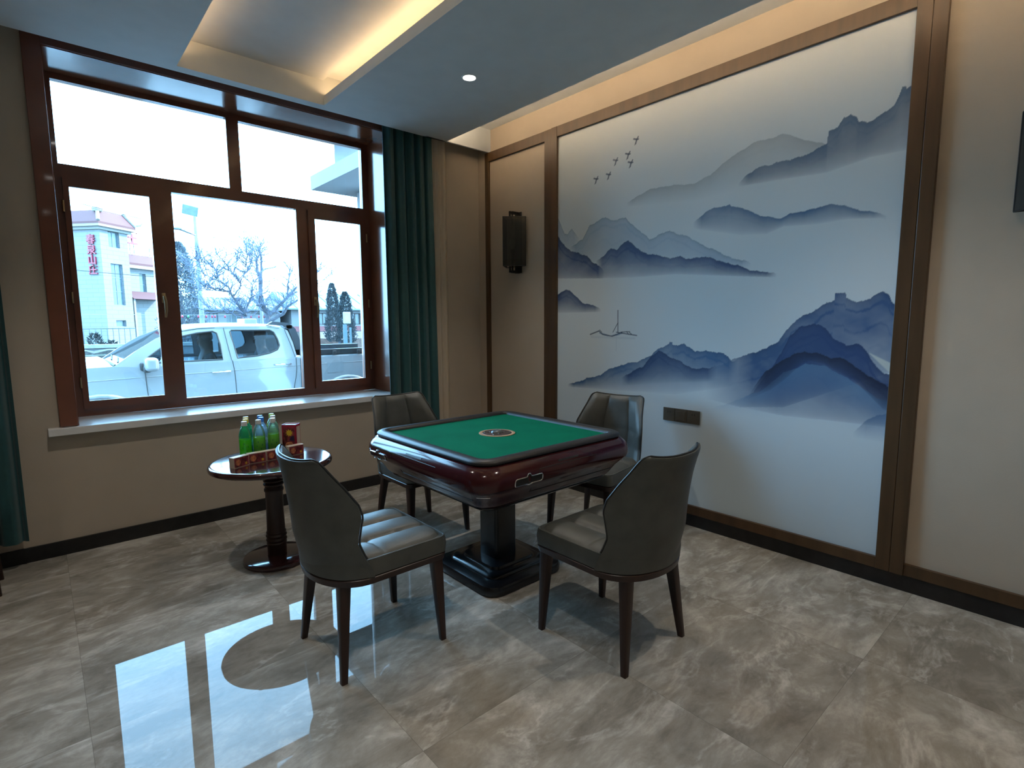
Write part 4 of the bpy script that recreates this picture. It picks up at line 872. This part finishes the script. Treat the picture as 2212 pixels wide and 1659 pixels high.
# ---------------------------------------------------------------- buildings
M_tile = mat('white_wall_tiles', (.50, .50, .47), .7, var=.08, vscale=3)
def tile_mat(name, col, mortar, sc=(1.2, .38)):
    m, nt, b = new_mat(name); N = nt.nodes; L = nt.links; b.inputs['Roughness'].default_value = .7
    tc = N.new('ShaderNodeTexCoord'); br = N.new('ShaderNodeTexBrick'); br.inputs['Scale'].default_value = 1
    br.inputs['Brick Width'].default_value = sc[0]; br.inputs['Row Height'].default_value = sc[1]; br.inputs['Mortar Size'].default_value = .018
    br.inputs['Color1'].default_value = (*col, 1); br.inputs['Color2'].default_value = tuple(c * .95 for c in col) + (1,); br.inputs['Mortar'].default_value = (*mortar, 1)
    sp = N.new('ShaderNodeSeparateXYZ'); cb = N.new('ShaderNodeCombineXYZ'); ad = N.new('ShaderNodeMath'); ad.operation = 'ADD'
    L.new(tc.outputs['Object'], sp.inputs[0]); L.new(sp.outputs[0], ad.inputs[0]); L.new(sp.outputs[1], ad.inputs[1]); L.new(ad.outputs[0], cb.inputs[0]); L.new(sp.outputs[2], cb.inputs[1])
    L.new(cb.outputs[0], br.inputs['Vector']); L.new(br.outputs['Color'], b.inputs['Base Color']); return m
M_twall = tile_mat('pale_facing_tiles', (.126, .132, .130), (.08, .08, .075)); M_rtile = mat('orange_red_roof_tiles', (.062, .013, .013), .7, var=.2, vscale=30, stretch=(1, 1, .2)); M_trim = mat('cream_eaves', (0.1526, 0.1414, 0.1232), .7)
M_wglass = mat('greenish_house_glass', (0.0588, 0.0826, 0.0882), .15, var=.2, vscale=3); M_wfr = mat('blue_grey_window_frame', (0.0882, 0.1120, 0.1414), .5); M_sign = mat('red_sign_enamel', (0.1820, 0.0091, 0.0238), .4); M_steel = mat('grey_steel_tube', (0.0735, 0.0826, 0.0882), .4, metal=.5)
ang = math.atan2(.639, .769)
def bld(name, label, loc, rz): return thing(name, label, 'building', loc, rz)
def hip(bm, x0, x1, y0, y1, z0, z1, ov, ins):
    rings(bm, [[(x0 - ov, y0 - ov, z0), (x1 + ov, y0 - ov, z0), (x1 + ov, y1 + ov, z0), (x0 - ov, y1 + ov, z0)], [(x0 - ov, y0 - ov, z0 + .22), (x1 + ov, y0 - ov, z0 + .22), (x1 + ov, y1 + ov, z0 + .22), (x0 - ov, y1 + ov, z0 + .22)], [(x0 + ins, y0 + ins, z1), (x1 - ins, y0 + ins, z1), (x1 - ins, y1 - ins, z1), (x0 + ins, y1 - ins, z1)]])
def hwin(parent, x0, x1, z0, z1, y=0.0, nx=2, nz=1, fm=None):
    b = BM(); box(b, x0, x1, y - .02, y + .14, z0, z1); w = obj('window', b, M_wglass, parent)
    b = BM(); t_ = .05
    box(b, x0 - t_, x0 + t_, y - .05, y + .02, z0 - t_, z1 + t_); box(b, x1 - t_, x1 + t_, y - .05, y + .02, z0 - t_, z1 + t_); box(b, x0, x1, y - .05, y + .02, z0 - t_, z0 + t_); box(b, x0, x1, y - .05, y + .02, z1 - t_, z1 + t_)
    for i in range(1, nx): xx = x0 + (x1 - x0) * i / nx; box(b, xx - .03, xx + .03, y - .05, y, z0, z1)
    for i in range(1, nz): zz = z0 + (z1 - z0) * i / nz; box(b, x0, x1, y - .05, y, zz - .03, zz + .03)
    obj('window_frame', b, fm or M_wfr, w)
TL = (4.86, 60, GZ)
B = bld('tiled_tower', 'white tiled tower with red hipped roof and red vertical characters on its side', TL, ang)
zz = lambda z: z - GZ
# wall with openings for windows on the sunny face (local y=0, x along the face), shaded face is local x=0
bm = BM()
plate(bm, [(0, 0), (2.85, 0), (2.85, 10.5), (0, 10.5)], [rect((.84, 1.98, zz(8.25), zz(9.85))), rect((.84, 2.07, zz(3.1), zz(6.8))), rect((.9, 1.95, zz(1.15), zz(1.72)))], lambda u, v, d: (u, d, v), 0, .25)
box(bm, 0, .25, .25, 6.5, 0, 10.5); box(bm, 2.60, 2.85, .25, 6.5, 0, 10.5); box(bm, .25, 2.6, 6.25, 6.5, 0, 10.5)
obj('wall', bm, M_twall, B)
hwin(B, .84, 1.98, zz(8.25), zz(9.85), .22, 2, 1); hwin(B, .84, 2.07, zz(3.1), zz(6.8), .22, 2, 3); hwin(B, .9, 1.95, zz(1.15), zz(1.72), .22, 1, 1)
bm = BM(); hip(bm, 0, 2.85, 0, 6.5, 10.46, 11.75, .50, .15); rf = obj('roof', bm, M_rtile, B)
bm = BM(); box(bm, -.52, 3.37, -.52, 7.02, 10.28, 10.48); box(bm, -.25, 3.1, -.25, 6.75, 10.05, 10.28); obj('eaves', bm, M_trim, B)
bm = BM()
for p, q in (((-.5, -.5, 10.75), (.15, .15, 11.85)), ((3.35, -.5, 10.75), (2.70, .15, 11.85))): tube(bm, [p, q], .14, 8)
tube(bm, [(3.3, -.45, 10.85), (3.65, -.75, 10.95), (3.8, -.85, 11.2)], [.12, .08, .04], 6); box(bm, -.15, .45, -.15, .45, 11.6, 11.95, .08); obj('ridge_ornament', bm, M_trim, rf, True)
def glyph(ch, name, parent, origin, xdir, size, depth=.12, m=None):
    cu = bpy.data.curves.new('glyph', 'FONT'); cu.body = ch; cu.size = size; cu.extrude = depth / 2; cu.offset = size * .016; cu.align_x = 'CENTER'; cu.align_y = 'CENTER'
    o = bpy.data.objects.new('glyph', cu); C.objects.link(o); bpy.context.view_layer.update()
    me = bpy.data.meshes.new_from_object(o.evaluated_get(bpy.context.evaluated_depsgraph_get())); bpy.data.objects.remove(o)
    me.materials.clear(); me.materials.append(m or M_sign); me.name = name
    g = link(bpy.data.objects.new(name, me), parent); X = Vector(xdir).normalized(); Z = Vector((0, 0, 1)); Nn = X.cross(Z)
    g.matrix_local = Matrix(((X.x, Z.x, Nn.x, origin[0]), (X.y, Z.y, Nn.y, origin[1]), (X.z, Z.z, Nn.z, origin[2]), (0, 0, 0, 1)))
    return g
for ch, z in (('春', 8.75), ('泉', 7.85), ('山', 6.98), ('庄', 6.12)): glyph(ch, 'sign_character', B, (-.10, .86, zz(z)), (0, -1, 0), .90)
# lower wing with roof sign
WL = (4.86 + .769 * 2.9 - .639 * 1.2, 60 + .639 * 2.9 + .769 * 1.2, GZ)
B2 = bld('lower_wing', 'lower white wing with red tiled eaves and porch beside the tower', WL, ang)
bm = BM(); plate(bm, [(0, 0), (7, 0), (7, 7.2), (0, 7.2)], [rect((.35, 1.15, 4.6, 6.7)), rect((2.2, 3.0, 4.6, 6.7)), rect((.7, 1.3, 1.0, 3.6))], lambda u, v, d: (u, d, v), 0, .25)
box(bm, 0, 7, 4.75, 5, 0, 7.2); box(bm, 6.75, 7, .25, 4.75, 0, 7.2); obj('wall', bm, M_twall, B2)
hwin(B2, .35, 1.15, 4.6, 6.7, .22, 1, 2); hwin(B2, 2.2, 3.0, 4.6, 6.7, .22, 1, 2); hwin(B2, .7, 1.3, 1.0, 3.6, .22, 1, 1)
bm = BM(); hip(bm, .55, 7, 0, 5, 7.4, 8.5, .5, .2); obj('roof', bm, M_rtile, B2); bm = BM(); box(bm, 0, 7.5, -.5, 5.4, 7.1, 7.4); obj('eaves', bm, M_trim, B2)
bm = BM(); rings(bm, [[(.05, -1.3, 4.15), (4, -1.3, 4.15), (4, 0, 4.15), (.05, 0, 4.15)], [(.1, -.4, 4.9), (4, -.4, 4.9), (4, 0, 4.9), (.1, 0, 4.9)]]); obj('porch_roof', bm, M_rtile, B2)
bm = BM(); box(bm, .2, .4, -1.1, -.9, 0, 4.15); box(bm, 3.4, 3.6, -1.1, -.9, 0, 4.15); obj('porch_post', bm, M_trim, B2)
S2 = thing('roof_sign', 'red characters on a steel frame above the lower wing roof', 'sign', (WL[0] + .769 * .1, WL[1] + .639 * .1, 8.1), ang)
bm = BM()
for x in (.1, .9, 1.3, 1.75, 3.6): tube(bm, [(x, .0, .0), (x, .0, 1.0)], .035, 5)
tube(bm, [(.0, 0, .75), (3.8, 0, .75)], .035, 5); tube(bm, [(.1, 0, 1.0), (.9, 0, .2)], .03, 5); tube(bm, [(.1, .9, .2), (.1, 0, 1.0)], .03, 5); obj('sign_frame', bm, M_steel, S2)
glyph('山', 'sign_character', S2, (.15, -.08, 1.45), (1, 0, 0), 1.3); glyph('庄', 'sign_character', S2, (1.45, -.08, 1.45), (1, 0, 0), 1.45)

M_lwall = mat('light_house_render', (.105, .112, .115), .8, var=.06); M_lroof = mat('pale_blue_metal_roof', (0.0707, 0.1057, 0.1232), .5, var=.06); M_brfr = mat('brown_window_frame', (0.0413, 0.0238, 0.0203), .6)
def low_house(label, x0, x1, y, ze, zr, wins, roofm, fm, wz=(1.25, 2.12)):
    t = bld('low_house', label, (x0, y, GZ), 0); l = x1 - x0
    holes = [rect((a - x0, b - x0, wz[0] - GZ, wz[1] - GZ)) for a, b in wins]
    bm = BM(); plate(bm, [(0, 0), (l, 0), (l, ze - GZ), (0, ze - GZ)], holes, lambda u, v, d: (u, d, v), 0, .3); box(bm, 0, .3, .3, 6, 0, ze - GZ); box(bm, l - .3, l, .3, 6, 0, ze - GZ); box(bm, 0, l, 5.7, 6, 0, ze - GZ); obj('wall', bm, M_lwall, t)
    for a, b in wins: hwin(t, a - x0, b - x0, wz[0] - GZ, wz[1] - GZ, .22, 3, 1, fm)
    bm = BM(); rings(bm, [[(-.3, -.5, ze - GZ), (l + .3, -.5, ze - GZ), (l + .3, 6.5, ze - GZ), (-.3, 6.5, ze - GZ)], [(-.3, -.5, ze - GZ + .1), (l + .3, -.5, ze - GZ + .1), (l + .3, 6.5, ze - GZ + .1), (-.3, 6.5, ze - GZ + .1)], [(-.3, 2.9, zr - GZ), (l + .3, 2.9, zr - GZ), (l + .3, 3.1, zr - GZ), (-.3, 3.1, zr - GZ)]])
    for i in range(int(l / .9)): x = .3 + i * .9; tube(bm, [(x, -.45, ze - GZ + .13), (x, 2.9, zr - GZ + .03)], .03, 4)
    obj('roof', bm, roofm, t)
    bm = BM(); box(bm, 0, l, -.06, 0, .85 + .3, 1.22 + .32); obj('sill_band', bm, mat('red_sill_band', (0.1323, 0.0413, 0.0413), .7), t) if fm is M_brfr else bm.free()
low_house('long low white house with pale blue metal roof and brown windows', 14.0, 24.0, 40, 2.35, 3.75, [(16.0, 17.2), (18.2, 19.4), (20.8, 22)], M_lroof, M_brfr)
low_house('low house with grey roof and light blue windows behind the leafless tree', 7.4, 13.2, 40, 2.25, 3.25, [(8.5, 9.2), (9.7, 10.7), (11.6, 12.4)], mat('grey_slate_roof', (0.0763, 0.0910, 0.1029), .7, var=.1), M_wfr, (1.2, 2.05))

# ---------------------------------------------------------------- trees
M_bark = mat('hazed_bark', (0.052, 0.058, 0.072), .9, var=.3, vscale=12, bump=.3, bscale=60)  # bark lifted to pale blue-grey, outdoor haze put into the colour
M_twig = mat('hazed_twig_bark', (.085, .105, .145), .9)  # twigs paler and bluer still, colour stands in for the veil of haze
def tree(label, lines, seed, y0=18.0, rb=.085, nt=10, base=None):
    rnd = random.Random(seed); k = y0 / 13.0
    bx, bz = lines[0][0]; bx *= k; bz = 1.38 + (bz - 1.38) * k
    t = thing('leafless_tree', label, 'tree', (bx, y0, GZ)); bm = BM(); tw = BM()
    O = Vector((bx, y0, GZ))
    def twig(p, d, l, r, dep):
        q = p; pts = [p - O]; n = 4
        for i in range(n):
            d = (d + Vector((rnd.uniform(-.28, .28), rnd.uniform(-.28, .28), rnd.uniform(-.18, .26)))).normalized(); q = q + d * l / n; pts.append(q - O)
            if dep and rnd.random() < .75: twig(q, (d + Vector((rnd.uniform(-.9, .9), rnd.uniform(-.9, .9), rnd.uniform(-.4, .8)))).normalized(), l * .55, r * .65, dep - 1)
        tube(tw, pts, [r * (1 - .75 * i / n) for i in range(n + 1)], 3, cap=False)
    for li, (pl, r0) in enumerate([(lines[i], None) for i in range(len(lines))]):
        P = []; n = len(pl); yo = rnd.uniform(-1, 1)
        st = .0 if li == 0 else 1.0
        for i, (x, z) in enumerate(pl): P.append(Vector((x * k, y0 + yo * st * (i / n) * .9 + (rnd.uniform(-.05, .05) if i else 0), 1.38 + (z - 1.38) * k)))
        if li: 
            # start on the nearest vertex already built
            c = min(ALL, key=lambda a: (a[0].x - P[0].x) ** 2 + (a[0].z - P[0].z) ** 2); dy = c[0].y - P[0].y
            for i in range(n): P[i].y += dy
            P[0] = c[0].copy(); r1 = min(c[1] * .8, rb * .8)
        else:
            P.insert(0, Vector((P[0].x + .05, y0, GZ))); r1 = rb * 1.3; ALL = []
        m = len(P); rr_ = [max(.010, r1 * (1 - .85 * i / (m - 1))) for i in range(m)]
        Q, RR = [], []
        for i in range(m - 1):
            for s in range(4): Q.append(P[i].lerp(P[i + 1], s / 4) + Vector((rnd.uniform(-.012, .012), 0, rnd.uniform(-.012, .012)))); RR.append(rr_[i] + (rr_[i + 1] - rr_[i]) * s / 4)
        Q.append(P[-1]); RR.append(rr_[-1])
        tube(bm, [q - O for q in Q], RR, 6); ALL += list(zip(Q, RR))
        for i in range(3 if li else 9, len(Q)):
            d = (Q[i] - Q[i - 1]).normalized()
            for _ in range(nt // 4 if rnd.random() < .8 else 0):
                twig(Q[i], (d * .4 + Vector((rnd.uniform(-1, 1), rnd.uniform(-1, 1), rnd.uniform(-.3, 1)))).normalized(), rnd.uniform(.25, .60), .016, 2)
    obj('trunk_and_boughs', bm, M_bark, t, True); obj('twigs', tw, M_twig, t)
tree('leafless tree with boughs spreading over the truck roof', [[(3.58, 1.3), (3.55, 1.47), (3.52, 1.62)], [(3.73, 1.36), (3.57, 1.54), (3.52, 1.62), (3.4, 1.79), (3.31, 1.96), (3.21, 2.07), (3.05, 2.11), (2.9, 2.13), (2.74, 2.17)], [(3.31, 1.96), (3.25, 2.18), (3.12, 2.28), (3.01, 2.35), (2.87, 2.44), (2.74, 2.54), (2.63, 2.63)], [(3.01, 2.35), (3.07, 2.43), (3.07, 2.55), (2.93, 2.65), (2.76, 2.69), (2.65, 2.76)], [(3.39, 1.99), (3.47, 2.19), (3.46, 2.31), (3.32, 2.45), (3.2, 2.64), (3.02, 2.85)], [(3.47, 2.31), (3.56, 2.44), (3.67, 2.61), (3.76, 2.78)], [(3.55, 2.45), (3.58, 2.66), (3.58, 2.85), (3.54, 2.93)], [(3.56, 1.65), (3.61, 1.78), (3.7, 1.99), (3.74, 2.24), (3.83, 2.37)], [(3.52, 1.54), (3.27, 1.59), (3.02, 1.66), (2.75, 1.67)], [(3.21, 2.07), (3.02, 2.09), (2.85, 2.1), (2.69, 2.13)]], 11)
tree('taller leafless tree with an upright bough, right of the solar lamp', [[(3.99, 1.35), (4.01, 1.51), (4.02, 1.63), (3.89, 1.81), (3.88, 1.98), (3.9, 2.18), (3.92, 2.35), (3.86, 2.57), (3.85, 2.76), (3.86, 2.87), (3.8, 3.01), (3.67, 3.09)], [(3.92, 2.35), (3.95, 2.66), (3.95, 2.88), (3.93, 3.02), (3.98, 3.17)], [(4.01, 1.51), (4.2, 1.7), (4.35, 1.85), (4.5, 2.0), (4.7, 2.21), (5.12, 2.52), (5.41, 2.75)], [(4.49, 2.01), (4.52, 2.27), (4.6, 2.49), (4.69, 2.79)], [(4.5, 2.0), (4.73, 2.12), (5.11, 2.25), (5.43, 2.39), (5.76, 2.63)], [(4.19, 1.41), (4.34, 1.59), (4.43, 1.76), (4.72, 1.97), (5.1, 2.07)], [(3.7, 1.72), (3.77, 1.78), (3.88, 1.81)]], 12, 19.6)
def conifer(name, label, x, y, parts, n, seed, col, tilt=0.0):
    rnd = random.Random(seed); t = thing(name, label, 'tree', (x, y, GZ)); bm = BM()
    for (dx, h0, h1, r) in parts:
        for _ in range(n):
            f = rnd.random(); z = h0 + (h1 - h0) * f; R = r * (1 - f) ** .45 * min(1, (f + .12) * 5) * (.75 + .25 * rnd.random())
            a = rnd.random() * 2 * PI; rad = R * (.55 + .5 * rnd.random()); c = Vector((dx + rad * math.cos(a), rad * math.sin(a), z))
            s = rnd.uniform(.04, .09) * (y / 30) ** .5; d = Vector((math.cos(a), math.sin(a), rnd.uniform(.6, 1.8))).normalized(); e = d.cross(Vector((rnd.uniform(-1, 1), rnd.uniform(-1, 1), .2))).normalized() * s * .45; d = d * s * 1.6
            v = [bm.verts.new(p) for p in (c - e, c + e, c + d)]; bm.faces.new(v)
    obj('foliage', bm, mat(name + '_needles', col, .9, var=.5, vscale=3), t)
    b = BM(); tube(b, [(0, 0, 0), (0, 0, parts[0][2] * .6)], [.12, .05], 8); obj('trunk', b, M_bark, t, True)
conifer('tall_conifer', 'tall grey-green conifer behind the white truck by the middle pane', 5.35, 30, [(0, .3, 5.6, 1.25)], 15000, 3, (.075, .095, .112))  # needle colour lightened to blue-grey to carry the same haze
conifer('juniper', 'dark two-topped juniper bush seen through the right casement pane', 13.2, 30, [(-.35, .7, 4.0, .55), (.42, .6, 3.55, .66)], 4200, 5, (.022, .030, .034))
conifer('low_shrub', 'dark low shrub by the railings below the tiled tower', 1.45, 22.6, [(0, .2, 1.45, .45), (.45, .1, 1.2, .4)], 700, 8, (.014, .02, .02))

# ---------------------------------------------------------------- street furniture
t = thing('solar_street_lamp', 'solar street lamp with a tilted panel on a pale pole', 'street lamp', (4.12, 20, GZ))
b = BM(); tube(b, [(0, 0, 0), (0, 0, 5.2)], [.085, .05], 12); obj('pole', b, mat('pale_blue_pole_paint', (0.1323, 0.1526, 0.1617), .5), t, True)
b = BM(); box(b, -.22, .22, -.17, .17, -.015, .015); bmesh.ops.transform(b, matrix=Matrix.Translation((-.12, 0, 5.38)) @ Matrix.Rotation(-.85, 4, 'X') @ Matrix.Rotation(.30, 4, 'Y'), verts=b.verts); obj('solar_panel', b, mat('solar_cells', (.15, .20, .21), .3), t)
b = BM(); tube(b, [(0, 0, 4.6), (-.5, -.1, 4.75)], .025, 6); box(b, -.75, -.42, -.17, -.03, 4.72, 4.78, .015); obj('lamp_head', b, M_steel, t)
t = thing('street_lamp', 'far slim street lamp with a leaf-shaped head among the branches', 'street lamp', (8.95, 30, GZ))
b = BM(); tube(b, [(0, 0, 0), (0, 0, 4.35), (.35, 0, 4.62)], [.07, .045, .03], 10); obj('pole', b, M_steel, t, True)
b = BM(); rings(b, [[(.3 + .6 * u, w * s, 4.60 + .16 * u + h) for s, h in ((-1, 0), (0, -.03), (1, 0), (0, .05))] for u, w in ((0, .03), (.3, .12), (.7, .12), (1, .02))]); obj('lamp_head', b, M_steel, t)
t = thing('white_post', 'white concrete post behind the truck roof', 'post', (6.05, 19.968, GZ)); b = BM(); tube(b, [(0, 0, 0), (0, 0, 2.45)], .055, 10); obj('shaft', b, M_owhite, t, True)
t = thing('flood_light', 'white flood light on a dark post before the juniper', 'flood light', (9.12, 20, GZ))
b = BM(); box(b, -.14, .14, -.05, .05, 1.75, 2.20, .02); obj('housing', b, M_owhite, t)
b = BM(); box(b, -.10, .10, -.056, -.048, 1.80, 2.14); obj('lens', b, mat('yellowish_lens', (0.1764, 0.1764, 0.1029), .2), t)
b = BM(); box(b, -.16, -.02, -.04, .04, 0, 1.72); box(b, .10, .16, -.04, .04, 0, 1.60); obj('post', b, mat('dark_teal_post', (.03, .06, .07), .6), t)
M_conc = mat('white_coping', (0.1617, 0.1617, 0.1526), .8); M_hedge = mat('grey_brown_hedge', (0.0350, 0.0350, 0.0322), .95, var=.5, vscale=14, bump=.8, bscale=20)
def hedge(x0, x1, y, z1, label, seed):
    rnd = random.Random(seed); t = thing('clipped_hedge', label, 'hedge', ((x0 + x1) / 2, y, GZ)); w = (x1 - x0) / 2; H = z1 - GZ
    b = BM(); n = int(w * 12); rings(b, [[(-w + 2 * w * i / n, sy * .35 + rnd.uniform(-.03, .03), zz_ + rnd.uniform(-.05, .05)) for sy, zz_ in ((-1, 0), (-1, H * .5), (-1, H * .92), (0, H * .97), (1, H * .92), (1, 0))] for i in range(n + 1)]); obj('foliage', b, M_hedge, t)
hedge(-4, 3.4, 20, .66, 'low grey-brown hedge beyond the truck bonnet', 1)
t = thing('coping_wall', 'low white-topped wall behind the hedge', 'wall', (0, 20.8, GZ)); b = BM(); box(b, -4, 4, -.1, .1, 0, 1.05); obj('masonry', b, M_lwall, t); b = BM(); box(b, -4, 4, -.16, .16, 1.05, 1.16); obj('coping', b, M_conc, t)
t = thing('earth_bank', 'brown planting strip in front of the long low house', 'bank', (18, 32.4, GZ)); b = BM(); rings(b, [[(x, -1.5, 0), (x, -1.2, .80 + .08 * math.sin(x * 2)), (x, .8, 1.20 + .06 * math.sin(x * 3)), (x, 1.5, 1.2), (x, 1.5, 0)] for x in [-6 + .5 * i for i in range(33)]]); obj('soil', b, mat('brown_soil', (0.0497, 0.0350, 0.0294), .95, var=.4, vscale=6), t)
def railing(x0, x1, y, z0, z1, label, sp=.13):
    t = thing('railing', label, 'railing', (x0, y, z0)); l = x1 - x0; b = BM(); h = z1 - z0
    tube(b, [(0, 0, h), (l, 0, h)], .018, 5); tube(b, [(0, 0, h * .15), (l, 0, h * .15)], .014, 5); obj('rail', b, M_steel, t)
    n = min(95, int(l / sp))
    for i in range(n + 1): b = BM(); box(b, l * i / n - .009, l * i / n + .009, -.009, .009, 0, h + .03); obj('baluster', b, M_steel, t)
railing(.4, 2.75, 24, GZ, 1.22, 'dark railing at the foot of the tiled tower', .16)
railing(.5, 1.95, 16.5, GZ, .62, 'small railing beyond the truck bonnet along the road', .24)
railing(13.6, 16.6, 28, GZ, .95, 'pale railing beside the juniper', .2)
for i, (p, q) in enumerate((((1.54, 6.60), (4.26, 6.15)), ((1.74, 6.70), (4.27, 6.28)), ((1.98, 6.75), (4.27, 6.33)), ((2.53, 6.81), (4.28, 6.52)), ((-2.0, 3.24), (4.035, 2.81)))):
    d = ((q[0] - p[0]), (q[1] - p[1])); b = BM(); e0, e1 = (-2, 6) if i < 4 else (0, 1); pts = [(p[0] + d[0] * (s / 10 * e1 + e0), .4 * (i % 4), p[1] + d[1] * (s / 10 * e1 + e0)) for s in range(11)]
    tube(b, [(a, _, z_ - .1 * math.sin(PI * k_ / 10)) for k_, (a, _, z_) in enumerate(pts)], .010, 4)
    o = obj('overhead_cable', b, M_rub); o.location = (0, 30 if i < 4 else 20, 0); tag(o, 'thin overhead cable crossing the sky outside' if i < 4 else 'single low overhead cable in front of the tower characters', 'cable', 'overhead cables' if i < 4 else None)
t = thing('bunting_line', 'string of small red and green lanterns hung behind the truck roof', 'bunting', (.43, 19.908, 1.67)); b = BM(); tube(b, [(0, 0, 0), (3.1, 0, -.01), (5.1, 0, .01), (5.62, 0, .0)], .008, 4); obj('cord', b, M_owhite, t)
M_lr = mat('red_lantern_paper', (0.2205, 0.0147, 0.0350), .5); M_lg = mat('green_lantern_paper', (0.0147, 0.1470, 0.0588), .5)
for i, x in enumerate((2.18, 2.30, 2.50, 2.66, 2.78, 2.84, 3.05, 3.42, 3.50, 3.62, 3.80, 3.92)):
    b = BM(); lathe(b, [(.008, -.105), (.026, -.09), (.034, -.063), (.026, -.035), (.007, -.010)], 8, (x * 1.4286, 0))
    obj('lantern', b, (M_lg if i in (1,) else M_lr), t, True)
